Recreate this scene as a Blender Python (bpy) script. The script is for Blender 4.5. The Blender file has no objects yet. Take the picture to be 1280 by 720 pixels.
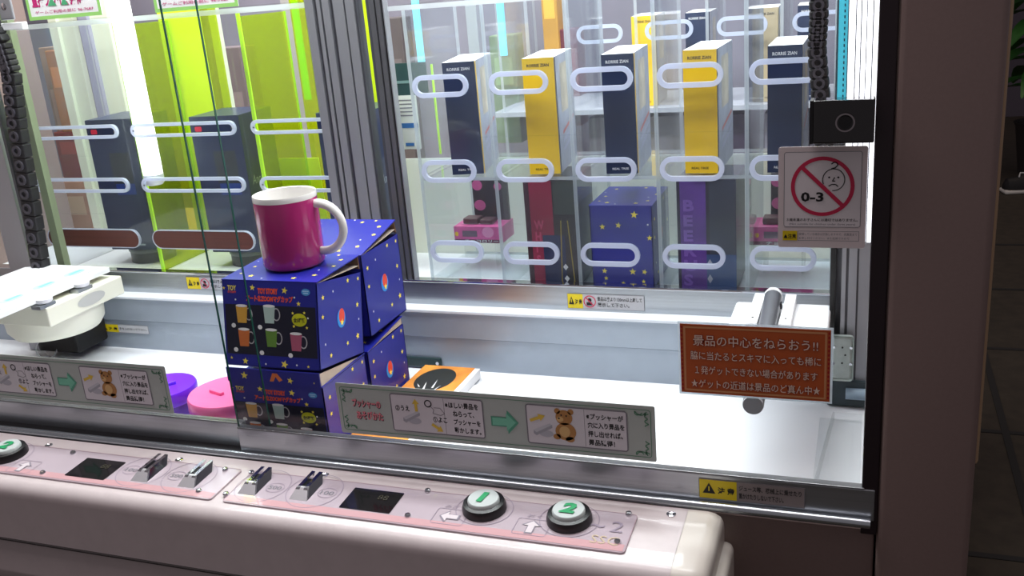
import bpy, bmesh, math, random
from mathutils import Vector, Matrix
random.seed(4)
sc = bpy.context.scene
col = sc.collection
R = math.radians

# ------------------------------------------------------------------ camera, world, big lights, exposure
FPX = 1199.128
CAM = Vector((0.0, -0.81, 0.5045))
CR = Vector((0.938902489, 0.334671514, -0.0803560433))      # camera right in the world
CD = Vector((0.0323133755, -0.318149660, -0.947489652))     # camera down
CF = Vector((-0.342663044, 0.887003817, -0.309525874))      # camera forward
cam = bpy.data.cameras.new('camera')
cam.sensor_width = 36.0
cam.lens = FPX / 1280 * 36.0
cam.clip_start = 0.01
camo = bpy.data.objects.new('camera', cam)
camo.matrix_world = Matrix(((CR.x, -CD.x, -CF.x, CAM.x), (CR.y, -CD.y, -CF.y, CAM.y), (CR.z, -CD.z, -CF.z, CAM.z), (0, 0, 0, 1)))
col.objects.link(camo)
sc.camera = camo

world = bpy.data.worlds.new('arcade_ambient')
sc.world = world
world.use_nodes = True
world.node_tree.nodes['Background'].inputs[0].default_value = (0.70, 0.62, 0.66, 1)
world.node_tree.nodes['Background'].inputs[1].default_value = 0.23

def area(name, loc, rot, sx, sy, power, color=(1, 1, 1)):
    l = bpy.data.lights.new(name, 'AREA')
    l.shape = 'RECTANGLE'; l.size = sx; l.size_y = sy; l.energy = power; l.color = color
    o = bpy.data.objects.new(name, l)
    o.location = loc; o.rotation_euler = rot
    col.objects.link(o)
    return o
area('field_ceiling_lamp', (-0.60, 0.16, 0.93), (0, 0, 0), 1.35, 0.12, 14.0, (0.97, 0.99, 1.0))
area('case_ceiling_lamp', (-0.60, 0.44, 0.93), (0, 0, 0), 1.35, 0.12, 14.0, (0.95, 1.0, 1.0))
area('rear_machine_fill', (-0.8, 0.92, 0.95), (0, 0, 0), 1.8, 0.15, 14.0, (1.0, 0.97, 0.95))  # fill light added to brighten the rear machine, no fixture of its own
area('room_ceiling_lamp', (-0.75, -0.32, 1.95), (0, 0, 0), 1.6, 0.35, 11.5, (1.0, 0.88, 0.90))
area('room_far_fill', (0.9, 4.2, 2.1), (0, 0, 0), 0.6, 0.6, 5.0, (1.0, 0.82, 0.6))  # unseen light added to bring up the plant and floor beyond the column

sc.view_settings.view_transform = 'Standard'
sc.view_settings.look = 'None'
sc.view_settings.gamma = 1.0
sc.view_settings.use_curve_mapping = False
sc.view_settings.exposure = 0.0
sc.cycles.transparent_max_bounces = 40
sc.cycles.max_bounces = 10

# ------------------------------------------------------------------ pixel -> place helpers (1280x720 frame)
def ray(u, v):
    return CR * ((u - 640) / FPX) + CD * ((v - 360) / FPX) + CF
def Py(u, v, y):
    r = ray(u, v); return CAM + r * ((y - CAM.y) / r.y)
def Pz(u, v, z):
    r = ray(u, v); return CAM + r * ((z - CAM.z) / r.z)
def Px(u, v, x):
    r = ray(u, v); return CAM + r * ((x - CAM.x) / r.x)

# ------------------------------------------------------------------ materials
def lin(c):
    c = c / 255.0
    return c / 12.92 if c <= 0.04045 else ((c + 0.055) / 1.055) ** 2.4
def rgb(r, g, b):
    return (lin(r), lin(g), lin(b), 1.0)
MATS = {}
def mat(name, c, rough=0.5, metal=0.0, coat=0.0, grain=0.0, gscale=60.0, brushed=False, emit=None, spec=0.5):
    if name in MATS: return MATS[name]
    m = bpy.data.materials.new(name); m.use_nodes = True
    nt = m.node_tree; b = nt.nodes['Principled BSDF']
    b.inputs['Roughness'].default_value = rough
    b.inputs['Metallic'].default_value = metal
    b.inputs['Coat Weight'].default_value = coat
    b.inputs['Specular IOR Level'].default_value = spec
    colr = rgb(*c)
    if grain > 0 or brushed:
        tc = nt.nodes.new('ShaderNodeTexCoord')
        mp = nt.nodes.new('ShaderNodeMapping')
        n = nt.nodes.new('ShaderNodeTexNoise'); n.inputs['Scale'].default_value = gscale; n.inputs['Detail'].default_value = 4
        if brushed: mp.inputs['Scale'].default_value = (0.06, 1, 6)
        r = nt.nodes.new('ShaderNodeValToRGB')
        g = max(grain, 0.03)
        r.color_ramp.elements[0].position = 0.3; r.color_ramp.elements[1].position = 0.7
        r.color_ramp.elements[0].color = tuple(x * (1 - g) for x in colr[:3]) + (1,)
        r.color_ramp.elements[1].color = tuple(min(1, x * (1 + g)) for x in colr[:3]) + (1,)
        nt.links.new(tc.outputs['Object'], mp.inputs[0]); nt.links.new(mp.outputs[0], n.inputs['Vector'])
        nt.links.new(n.outputs[0], r.inputs[0]); nt.links.new(r.outputs[0], b.inputs['Base Color'])
    else:
        b.inputs['Base Color'].default_value = colr
    if emit:
        b.inputs['Emission Color'].default_value = rgb(*emit[0]); b.inputs['Emission Strength'].default_value = emit[1]
    MATS[name] = m
    return m
def clear(name, tint, haze, hazecol, ior=1.35, rough=0.02):
    """a thin clear sheet: fresnel gloss, tinted see-through, a little haze"""
    if name in MATS: return MATS[name]
    m = bpy.data.materials.new(name); m.use_nodes = True
    nt = m.node_tree; nt.nodes.clear()
    out = nt.nodes.new('ShaderNodeOutputMaterial')
    tr = nt.nodes.new('ShaderNodeBsdfTransparent'); tr.inputs[0].default_value = rgb(*tint)
    di = nt.nodes.new('ShaderNodeBsdfDiffuse'); di.inputs[0].default_value = rgb(*hazecol)
    tl = nt.nodes.new('ShaderNodeBsdfTranslucent'); tl.inputs[0].default_value = rgb(*hazecol)
    dm = nt.nodes.new('ShaderNodeMixShader'); dm.inputs[0].default_value = 0.5
    gl = nt.nodes.new('ShaderNodeBsdfGlossy'); gl.inputs['Roughness'].default_value = rough
    fr = nt.nodes.new('ShaderNodeFresnel')
    geo = nt.nodes.new('ShaderNodeNewGeometry')          # the sheet is thin: both faces reflect as seen from outside
    im = nt.nodes.new('ShaderNodeMix'); im.inputs[2].default_value = ior; im.inputs[3].default_value = 1.0 / ior
    nt.links.new(geo.outputs['Backfacing'], im.inputs[0]); nt.links.new(im.outputs[0], fr.inputs[0])
    hz = nt.nodes.new('ShaderNodeMixShader'); hz.inputs[0].default_value = haze
    mx = nt.nodes.new('ShaderNodeMixShader')
    nt.links.new(di.outputs[0], dm.inputs[1]); nt.links.new(tl.outputs[0], dm.inputs[2])
    nt.links.new(tr.outputs[0], hz.inputs[1]); nt.links.new(dm.outputs[0], hz.inputs[2])
    nt.links.new(fr.outputs[0], mx.inputs[0]); nt.links.new(hz.outputs[0], mx.inputs[1]); nt.links.new(gl.outputs[0], mx.inputs[2])
    nt.links.new(mx.outputs[0], out.inputs[0])
    MATS[name] = m
    return m

WHITE = mat('white_plastic', (240, 241, 243), 0.45, grain=0.015)
FIELD = mat('white_field_board', (236, 238, 242), 0.4, grain=0.012, gscale=12)
SILVER = mat('satin_silver', (158, 168, 180), 0.38, 0.25, grain=0.02)
LEDGE = mat('white_ledge', (226, 231, 238), 0.4)
STEEL = mat('brushed_steel', (176, 181, 186), 0.28, 0.85, brushed=True, grain=0.06)
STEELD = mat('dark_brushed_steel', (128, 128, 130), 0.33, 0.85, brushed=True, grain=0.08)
CHROME = mat('chrome', (225, 225, 230), 0.08, 1.0)
ALU = mat('anodised_aluminium', (168, 170, 176), 0.4, 0.6)
ALUD = mat('grey_aluminium', (112, 113, 118), 0.4, 0.6)
ALUG = mat('groove_aluminium', (84, 86, 92), 0.5, 0.5)
BLACK = mat('black_plastic', (14, 14, 17), 0.35)
BLACKM = mat('matt_black', (16, 16, 20), 0.6)
BLACKG = mat('gloss_black', (10, 9, 11), 0.06, coat=0.6)
BEIGE = mat('console_beige', (206, 194, 194), 0.32, coat=0.25, grain=0.02)
BEIGED = mat('cabinet_beige', (138, 118, 113), 0.42, grain=0.03, gscale=300)
CREAMCAP = mat('cream_end_cap', (214, 206, 196), 0.35, coat=0.2)
BRONZE = mat('bronze_frame', (48, 38, 42), 0.35, 0.3)
CREAM = mat('pusher_cream', (232, 231, 214), 0.45)
GALV = mat('galvanised_steel', (176, 186, 182), 0.42, 0.5, grain=0.08, gscale=140)
RODG = mat('rod_grey', (116, 118, 124), 0.35, 0.5)
RODD = mat('rod_end_grey', (150, 150, 154), 0.5)
NAVY = mat('box_navy_print', (24, 30, 138), 0.4, coat=0.15)
NAVYD = mat('box_dark_panel_print', (13, 14, 40), 0.4, coat=0.15)
CARD = mat('raw_cardboard', (196, 178, 160), 0.8, grain=0.05)
CARDD = mat('brown_cardboard', (128, 92, 62), 0.8, grain=0.06)
YEL = mat('star_yellow', (248, 226, 84), 0.5)
YSTICK = mat('caution_yellow', (238, 212, 20), 0.45)
INK = mat('black_ink', (16, 16, 18), 0.6)
GREY = mat('grey_ink', (120, 120, 128), 0.6)
PAPER = mat('white_paper', (232, 230, 230), 0.6)
MAG = mat('mug_magenta', (170, 30, 105), 0.16, coat=0.4)
CERAM = mat('white_ceramic', (222, 219, 216), 0.12, coat=0.4)
GLASS = clear('front_glass', (253, 254, 254), 0.0, (255, 255, 255), 1.32)
ACR = clear('clear_acrylic', (251, 253, 254), 0.025, (225, 232, 245), 1.28, 0.05)
ACRE = clear('acrylic_cut_edge', (220, 228, 232), 0.55, (235, 240, 245), 1.3, 0.2)
RIM = clear('frosted_slot_rim', (225, 230, 245), 0.86, (226, 231, 246), 1.3, 0.3)
NEON = clear('fluorescent_acrylic', (232, 240, 60), 0.20, (214, 236, 10), 1.25, 0.06)
NEONE = mat('fluorescent_edge', (196, 255, 30), 0.4)
NEONY = mat('fluorescent_yellow_sheet', (206, 232, 10), 0.4)
GEDGE = mat('glass_cut_edge', (30, 74, 66), 0.2, coat=0.4)
YELB = mat('box_yellow_print', (244, 198, 28), 0.4)
DBLUE = mat('box_deep_blue_print', (22, 38, 72), 0.4)
LBLUE = mat('box_light_side_print', (168, 172, 186), 0.5, grain=0.12, gscale=45)

# ------------------------------------------------------------------ object helpers
def _link(name, me, parent):
    o = bpy.data.objects.new(name, me); col.objects.link(o)
    if parent is not None: o.parent = parent
    return o
def thing(name, label, cat, loc=(0, 0, 0), rot=(0, 0, 0), group=None, kind=None):
    o = bpy.data.objects.new(name, None); col.objects.link(o)
    o.empty_display_size = 0.02
    o.location = loc; o.rotation_euler = rot
    tag(o, label, cat, group, kind)
    return o
def tag(o, label, cat, group=None, kind=None):
    o['label'] = label
    if cat: o['category'] = cat
    if group: o['group'] = group
    if kind: o['kind'] = kind
    return o
def inv(parent):
    M = Matrix.Identity(4)
    p = parent
    while p is not None:
        M = Matrix.LocRotScale(p.location, p.rotation_euler, p.scale) @ M
        p = p.parent
    return M.inverted()
def add(parent, name, bm, m, world=False, smooth=False):
    """link a bmesh as ONE mesh object under parent (world=True: bm is in world coordinates)"""
    if world and parent is not None: bm.transform(inv(parent))
    bmesh.ops.recalc_face_normals(bm, faces=bm.faces)
    me = bpy.data.meshes.new(name); bm.to_mesh(me); bm.free()
    if smooth:
        for p in me.polygons: p.use_smooth = True
        try: me.set_sharp_from_angle(angle=R(40))
        except Exception: pass
    for mm in (m if isinstance(m, (list, tuple)) else [m]): me.materials.append(mm)
    return _link(name, me, parent)
def bx(x0, x1, y0, y1, z0, z1, bev=0.0, seg=2, bm=None):
    b = bmesh.new()
    vs = [b.verts.new(p) for p in ((x0, y0, z0), (x1, y0, z0), (x1, y1, z0), (x0, y1, z0), (x0, y0, z1), (x1, y0, z1), (x1, y1, z1), (x0, y1, z1))]
    for f in ((0, 3, 2, 1), (4, 5, 6, 7), (0, 1, 5, 4), (1, 2, 6, 5), (2, 3, 7, 6), (3, 0, 4, 7)): b.faces.new([vs[i] for i in f])
    if bev > 0: bmesh.ops.bevel(b, geom=b.edges[:], offset=bev, segments=seg, affect='EDGES', profile=0.5)
    return merge(bm, b)
def merge(bm, b):
    if bm is None: return b
    me = bpy.data.meshes.new('tmp'); b.to_mesh(me); b.free(); bm.from_mesh(me); bpy.data.meshes.remove(me)
    return bm
def cyl(p0, p1, r0, r1=None, n=20, bm=None, caps=True):
    r1 = r0 if r1 is None else r1
    p0 = Vector(p0); p1 = Vector(p1); d = (p1 - p0).normalized()
    a = d.orthogonal().normalized(); c = d.cross(a)
    b = bmesh.new(); A = []; B = []
    for i in range(n):
        t = 2 * math.pi * i / n; e = a * math.cos(t) + c * math.sin(t)
        A.append(b.verts.new(p0 + e * r0)); B.append(b.verts.new(p1 + e * r1))
    for i in range(n): b.faces.new((A[i], A[(i + 1) % n], B[(i + 1) % n], B[i]))
    if caps: b.faces.new(A[::-1]); b.faces.new(B)
    return merge(bm, b)
def tube(pts, r, n=8, bm=None, flat=1.0):
    pts = [Vector(p) for p in pts]; b = bmesh.new(); rings = []
    up = None
    for i, p in enumerate(pts):
        d = (pts[min(i + 1, len(pts) - 1)] - pts[max(i - 1, 0)]).normalized()
        if up is None: up = d.orthogonal().normalized()
        a = (up - d * up.dot(d)).normalized(); c = d.cross(a); up = a
        rings.append([b.verts.new(p + a * r * math.cos(2 * math.pi * k / n) + c * r * flat * math.sin(2 * math.pi * k / n)) for k in range(n)])
    for i in range(len(rings) - 1):
        for k in range(n): b.faces.new((rings[i][k], rings[i][(k + 1) % n], rings[i + 1][(k + 1) % n], rings[i + 1][k]))
    b.faces.new(rings[0][::-1]); b.faces.new(rings[-1])
    return merge(bm, b)
def lathe(prof, n=40, center=(0, 0, 0), bm=None, sx=1.0, sy=1.0):
    b = bmesh.new(); c = Vector(center); rings = []
    for (r, z) in prof:
        if r < 1e-6: rings.append([b.verts.new(c + Vector((0, 0, z)))])
        else: rings.append([b.verts.new(c + Vector((r * sx * math.cos(2 * math.pi * k / n), r * sy * math.sin(2 * math.pi * k / n), z))) for k in range(n)])
    for i in range(len(rings) - 1):
        A, B = rings[i], rings[i + 1]
        for k in range(n):
            k2 = (k + 1) % n
            if len(A) == 1 and len(B) == 1: continue
            if len(A) == 1: b.faces.new((A[0], B[k2], B[k]))
            elif len(B) == 1: b.faces.new((A[k], A[k2], B[0]))
            else: b.faces.new((A[k], A[k2], B[k2], B[k]))
    return merge(bm, b)
def prism(pts, d, bm=None):
    """closed polygon of 3-D points swept by vector d"""
    b = bmesh.new(); d = Vector(d)
    A = [b.verts.new(p) for p in pts]; B = [b.verts.new(Vector(p) + d) for p in pts]
    n = len(A)
    b.faces.new(A[::-1]); b.faces.new(B)
    for i in range(n): b.faces.new((A[i], A[(i + 1) % n], B[(i + 1) % n], B[i]))
    return merge(bm, b)
def stadium(cx, cz, w, h, n=10):
    r = h / 2; out = []
    for s, a0 in ((1, -90), (-1, 90)):
        for i in range(n + 1):
            t = R(a0 + 180 * i / n)
            out.append((cx + s * (w / 2 - r) + r * math.cos(t), cz + r * math.sin(t)))
    return out
def ringprism(outer, inner, y0, y1, bm=None):
    """ring between two closed loops (x,z) of equal count, from y0 to y1"""
    b = bmesh.new(); n = len(outer)
    L = [[b.verts.new((p[0], y, p[1])) for p in lp] for y in (y0, y1) for lp in (outer, inner)]
    o0, i0, o1, i1 = L
    for k in range(n):
        j = (k + 1) % n
        b.faces.new((o0[k], o0[j], i0[j], i0[k])); b.faces.new((o1[k], i1[k], i1[j], o1[j]))
        b.faces.new((o0[k], o1[k], o1[j], o0[j])); b.faces.new((i0[k], i0[j], i1[j], i1[k]))
    return merge(bm, b)
def rect_loop_for(inner, x0, x1, z0, z1):
    """points on a rectangle that match a stadium loop point for point"""
    n = len(inner) // 2; out = []
    q = n // 2
    for k, (px, pz) in enumerate(inner):
        right = k < n; i = k if right else k - n
        t = i / (n - 1)
        if right: zz = z0 + (z1 - z0) * t; xx = x1
        else: zz = z1 + (z0 - z1) * t; xx = x0
        out.append((xx, zz))
    return out

_tcache = {}
def text_mesh(s, bold=0.0, shear=0.0):
    k = (s, bold, shear)
    if k in _tcache: return _tcache[k]
    cu = bpy.data.curves.new('t', 'FONT'); cu.body = s; cu.resolution_u = 2; cu.offset = bold; cu.shear = shear
    cu.fill_mode = 'FRONT'
    o = bpy.data.objects.new('t', cu); col.objects.link(o)
    dg = bpy.context.evaluated_depsgraph_get(); dg.update()
    me = bpy.data.meshes.new_from_object(o.evaluated_get(dg))
    vs = [v.co.copy() for v in me.vertices]; fs = [tuple(p.vertices) for p in me.polygons]
    bpy.data.objects.remove(o); bpy.data.curves.remove(cu); bpy.data.meshes.remove(me)
    if not vs: vs = [Vector((0, 0, 0))]
    x0 = min(v.x for v in vs); x1 = max(v.x for v in vs); y0 = min(v.y for v in vs); y1 = max(v.y for v in vs)
    _tcache[k] = (vs, fs, x0, x1, y0, y1)
    return _tcache[k]
class Face:
    """a flat printed face: origin o, unit axes u (right) and v (up) as seen by its reader"""
    def __init__(s, parent, o, u, v, world=False):
        s.p = parent; s.o = Vector(o); s.u = Vector(u).normalized(); s.v = Vector(v).normalized(); s.n = s.u.cross(s.v); s.w = world
    def pt(s, a, b, d): return s.o + s.u * a + s.v * b + s.n * d
    def poly(s, name, polys, m, d=0.0003, parent=None):
        b = bmesh.new()
        for pts in polys:
            try: b.faces.new([b.verts.new(s.pt(x, y, d)) for x, y in pts])
            except Exception: pass
        bm = b
        if s.w: bm.transform(inv(parent or s.p))
        me = bpy.data.meshes.new(name); bm.to_mesh(me); bm.free(); me.materials.append(m)
        return _link(name, me, parent or s.p)
    def rect(s, name, a, b, w, h, m, d=0.0003, r=0.0, parent=None):
        return s.poly(name, [rrect(a, b, w, h, r)], m, d, parent)
    def plate(s, name, a, b, w, h, t, m, r=0.0, parent=None, d0=0.0):
        """a thin solid plate standing proud of the face"""
        pts = [s.pt(x, y, d0) for x, y in rrect(a, b, w, h, r)]
        return add(parent or s.p, name, prism(pts, s.n * t), m, world=s.w)
    def text(s, name, txt, a, b, w, h, m, d=0.0004, bold=0.0, shear=0.0, parent=None):
        vs, fs, x0, x1, y0, y1 = text_mesh(txt, bold, shear)
        sx = w / max(1e-6, x1 - x0); sy = h / max(1e-6, y1 - y0)
        co = [s.pt(a + (v.x - x0) * sx, b + (v.y - y0) * sy, d) for v in vs]
        if s.w:
            I = inv(parent or s.p); co = [I @ c for c in co]
        me = bpy.data.meshes.new(name); me.from_pydata(co, [], fs); me.materials.append(m)
        return _link(name, me, parent or s.p)
    def ell(s, name, a, b, rx, ry, m, d=0.0003, n=28, parent=None):
        return s.poly(name, [ellipse(a, b, rx, ry, n)], m, d, parent)
    def ring(s, name, a, b, rx, ry, t, m, d=0.0003, n=36, parent=None):
        o = ellipse(a, b, rx, ry, n); i = ellipse(a, b, rx - t, ry - t, n)
        return s.poly(name, [(o[k], o[(k + 1) % n], i[(k + 1) % n], i[k]) for k in range(n)], m, d, parent)
    def frame(s, name, a, b, w, h, r, t, m, d=0.0003, parent=None):
        o = rrect(a, b, w, h, r); i = rrect(a + t, b + t, w - 2 * t, h - 2 * t, max(r - t, 0.0002)); n = len(o)
        return s.poly(name, [(o[k], o[(k + 1) % n], i[(k + 1) % n], i[k]) for k in range(n)], m, d, parent)
    def line(s, name, pts, t, m, d=0.0004, parent=None):
        q = []
        for (x0, y0), (x1, y1) in zip(pts, pts[1:]):
            L = math.hypot(x1 - x0, y1 - y0) or 1; nx, ny = -(y1 - y0) / L * t / 2, (x1 - x0) / L * t / 2
            q.append(((x0 + nx, y0 + ny), (x0 - nx, y0 - ny), (x1 - nx, y1 - ny), (x1 + nx, y1 + ny)))
        return s.poly(name, q, m, d, parent)
def ellipse(a, b, rx, ry, n=28):
    return [(a + rx * math.cos(2 * math.pi * k / n), b + ry * math.sin(2 * math.pi * k / n)) for k in range(n)]
def rrect(a, b, w, h, r, n=5):
    if r <= 0: return [(a, b), (a + w, b), (a + w, b + h), (a, b + h)]
    out = []
    for cx, cy, t0 in ((a + w - r, b + r, -90), (a + w - r, b + h - r, 0), (a + r, b + h - r, 90), (a + r, b + r, 180)):
        for i in range(n): out.append((cx + r * math.cos(R(t0 + 90 * i / (n - 1))), cy + r * math.sin(R(t0 + 90 * i / (n - 1)))))
    return out
def star(a, b, r, rot=0.0, k=0.42):
    return [(a + (r if i % 2 == 0 else r * k) * math.sin(rot + math.pi * i / 5), b + (r if i % 2 == 0 else r * k) * math.cos(rot + math.pi * i / 5)) for i in range(10)]
def arrow(a, b, L, w, ang):
    pts = [(-.5, -.2), (.1, -.2), (.1, -.5), (.5, 0), (.1, .5), (.1, .2), (-.5, .2)]
    c, s_ = math.cos(ang), math.sin(ang)
    return [(a + x * L * c - y * w * s_, b + x * L * s_ + y * w * c) for x, y in pts]
XU, YU, ZU = Vector((1, 0, 0)), Vector((0, 1, 0)), Vector((0, 0, 1))

# ================================================================== the room
FLOORZ = -0.75
fm = mat('dark_carpet_tiles', (62, 53, 43), 0.85, grain=0.2, gscale=25)
fl = add(None, 'floor', bx(-4, 5, -3, 7, FLOORZ - 0.05, FLOORZ), fm)
tag(fl, 'dark brown tiled floor beyond the machine', None, kind='structure')
gm = mat('tile_joint', (36, 33, 32), 0.8)
for k in range(6):
    add(fl, 'joint', bx(0.05, 3.0, 0.55 + k * 0.6, 0.568 + k * 0.6, FLOORZ - 0.002, FLOORZ + 0.002), gm)
for k in range(4):
    add(fl, 'joint', bx(0.36 + k * 0.6, 0.378 + k * 0.6, 0.0, 4.2, FLOORZ - 0.002, FLOORZ + 0.0025), gm)
wb = add(None, 'wall_back', bx(-6, 5, 6.9, 7.0, FLOORZ, 2.6), mat('dim_violet_wall', (94, 86, 98), 0.8, grain=0.1, gscale=3))
tag(wb, 'dim grey violet wall far behind the machines', None, kind='structure')

# ================================================================== prize machine cabinet
mach = thing('prize_machine', 'white and steel prize machine cabinet with brown right column and lit field', 'game machine', (-0.5, 0.15, FLOORZ))
def MW(name, bm, m, smooth=False): return add(mach, name, bm, m, world=True, smooth=smooth)
XL, XR = -1.40, 0.012
MW('field_board', bx(XL, XR, 0.004, 0.246, -0.02, 0.0), FIELD)
MW('rear_floor_strip', bx(XL, XR, 0.247, 0.295, -0.02, -0.0025), FIELD)
MW('lower_back_panel', bx(XL, XR, 0.295, 0.31, -0.02, 0.0435), SILVER)
MW('upper_back_panel', bx(XL, XR, 0.2935, 0.31, 0.0445, 0.080), SILVER)
MW('ledge_strip', bx(XL, XR, 0.292, 0.316, 0.080, 0.0845, 0.0012), LEDGE)
MW('steel_strip', bx(XL, XR, 0.314, 0.326, 0.0845, 0.1185), STEEL)
MW('steel_strip_lip', bx(XL, XR, 0.3125, 0.327, 0.1165, 0.1195, 0.0008), CHROME)
sb = MW('dark_stop_bar', bx(-0.70, -0.539, 0.2905, 0.2950, 0.001, 0.0135, 0.0004), mat('dark_teal_paint', (26, 52, 54), 0.45))
add(sb, 'screw', cyl((-0.5435, 0.2905, 0.0075), (-0.5435, 0.2892, 0.0075), 0.0024, n=14), CHROME, world=True)
MW('lower_body', bx(XL, 0.018, 0.03, 0.62, FLOORZ, -0.02), BEIGED)
MW('case_floor', bx(XL, XR, 0.327, 0.56, 0.085, 0.1005), WHITE)
MW('case_back_panel', bx(-0.80, -0.03, 0.502, 0.506, 0.1005, 0.250), clear('milky_back_panel', (250, 252, 248), 0.93, (244, 248, 240), 1.3, 0.4))
# the aluminium mullion between the two rear windows
yM = 0.315
for a, b, d, m_ in ((-0.688, -0.676, 0, ALU), (-0.676, -0.6705, 0.006, ALUD), (-0.6705, -0.6655, 0, ALU), (-0.6655, -0.6625, 0.010, BLACK), (-0.6625, -0.6525, 0, ALU),
                    (-0.6525, -0.6465, 0.006, ALUD), (-0.6465, -0.6315, 0, ALU), (-0.6315, -0.6295, 0.004, ALUG), (-0.6295, -0.6175, 0.001, ALU), (-0.6175, -0.6145, 0.003, ALUG)):
    MW('mullion_profile', bx(a, b, yM + d, yM + 0.02, 0.1185, 0.85), m_)
for a, b, d, m_ in ((-0.6000, -0.5955, 0.001, ALUG), (-0.5955, -0.5885, 0.0, ALUD), (-0.5885, -0.5865, 0.004, ALUG), (-0.5865, -0.5805, 0.001, ALUD), (-0.5805, -0.5780, 0.005, BLACK), (-0.5780, -0.5765, 0.003, ALU)):
    MW('window_stile', bx(a, b, yM + d, yM + 0.016, 0.1185, 0.85), m_)
# right-hand inner post
for a, b, d, m_ in ((-0.034, -0.028, 0.0, BLACK), (-0.022, -0.0175, 0.0, ALU), (-0.0175, -0.0145, 0.004, ALUD), (-0.0145, -0.006, 0.0, ALU), (-0.006, -0.004, 0.004, ALUD), (-0.004, 0.006, 0.001, ALU), (0.006, 0.016, 0.001, ALU)):
    MW('post_profile', bx(a, b, 0.268 + d, 0.286, 0.0, 0.195), m_)
MW('post_backing', bx(-0.034, 0.016, 0.286, 0.292, 0.0, 0.85), ALUD)
gp = MW('bracket_plate', bx(-0.0315, -0.0065, 0.256, 0.2585, 0.034, 0.089, 0.004, 3), GALV)
for (px, pz, m_, r_) in ((-0.028, 0.075, CHROME, .0016), (-0.0095, 0.075, CHROME, .0016), (-0.028, 0.055, CHROME, .0016), (-0.0095, 0.055, CHROME, .0016), (-0.0187, 0.075, INK, .001), (-0.0155, 0.066, INK, .001), (-0.0187, 0.056, INK, .001)):
    add(gp, 'rivet', cyl((px, 0.256, pz), (px, 0.2548, pz), r_, n=10), m_, world=True)
MW('roller_bar', cyl((-0.014, 0.262, 0.016), (0.012, 0.262, 0.016), 0.007, n=16), mat('blue_grey_plastic', (150, 172, 190), 0.45), True)
MW('post_foot', bx(-0.034, 0.012, 0.262, 0.292, 0.0, 0.03), mat('dark_slate', (52, 66, 72), 0.5))
# front bottom rail, tube, glass track
yR = -0.0115
zR = Py(620, 565.5, yR - 0.0015).z
xRl = Py(299, 545, yR).x
zL = Py(150, 514.5, -0.003).z
MW('left_rail', bx(XL, xRl, -0.003, 0.004, 0.006, zL - 0.001, 0.0008), STEEL)
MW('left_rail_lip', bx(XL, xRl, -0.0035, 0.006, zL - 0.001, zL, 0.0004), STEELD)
MW('right_rail', bx(xRl, 0.0165, yR - 0.0015, yR + 0.007, 0.0185, zR - 0.0015, 0.0008), STEEL)
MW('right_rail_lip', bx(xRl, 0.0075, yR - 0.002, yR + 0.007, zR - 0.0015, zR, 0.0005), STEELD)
MW('track_groove', bx(XL, xRl, -0.014, -0.003, 0.0125, 0.0215), BLACKM)
MW('chrome_tube', cyl((XL, -0.0180, 0.0190), (0.0135, -0.0180, 0.0190), 0.0046, n=18), mat('satin_tube', (190, 198, 204), 0.24, 0.9), True)
# frame, column and apron on the right
MW('window_stile_front', bx(0.0055, 0.0190, -0.012, 0.012, 0.004, 0.95, 0.001), BRONZE)
colm = MW('side_column', bx(0.0192, 0.0945, -0.013, 0.30, FLOORZ, 0.95, 0.006, 4), BEIGED, True)
MW('side_column', bx(-1.50, -1.4005, -0.013, 0.56, FLOORZ, 0.95, 0.006, 4), BEIGED, True)
trim = mat('column_edge_trim', (190, 160, 128), 0.35)
MW('column_edge_trim', bx(0.0890, 0.0970, -0.007, 0.28, 0.080, 0.95, 0.003, 3), trim, True)
MW('apron_panel', bx(-1.40, 0.0175, -0.004, 0.03, FLOORZ, 0.0060, 0.002), BEIGED)
MW('machine_top', bx(XL, 0.10, -0.01, 0.60, 0.955, 1.25), BEIGED)

# left inner frame
postm = mat('cream_post', (222, 226, 204), 0.5)
lilac = mat('lilac_strip', (158, 156, 178), 0.5)
def vstrip(name, u0, u1, v, y, z0, z1, m, d=0.012):
    a = Py(u0, v, y).x; b = Py(u1, v, y).x
    return MW(name, bx(a, b, y, y + d, z0, z1), m)
vstrip('rear_post', 76, 86, 100, 0.565, 0.1005, 0.60, postm)
vstrip('rear_post', 88, 106, 100, 0.572, 0.1005, 0.60, postm)
vstrip('rear_post', 113, 124, 100, 0.560, 0.1005, 0.60, lilac)
vstrip('rear_post', 126, 150, 100, 0.568, 0.1005, 0.60, postm)
vstrip('rear_post', 274, 283, 100, 0.565, 0.1005, 0.60, postm)
for u0, u1, y, m_ in ((-22, 6, 0.26, ALU), (10, 13, 0.255, ALUG), (41, 50, 0.30, mat('olive_post', (128, 140, 112), 0.5))):
    vstrip('left_post', u0, u1, 200, y, 0.0, 0.85, m_)
pq = Py(14, 270, 0.285)
MW('left_pipe', cyl((pq.x, 0.285, 0.0), (pq.x, 0.285, 0.27), 0.0085, n=14), mat('cream_pipe', (214, 210, 198), 0.5), True)

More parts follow.
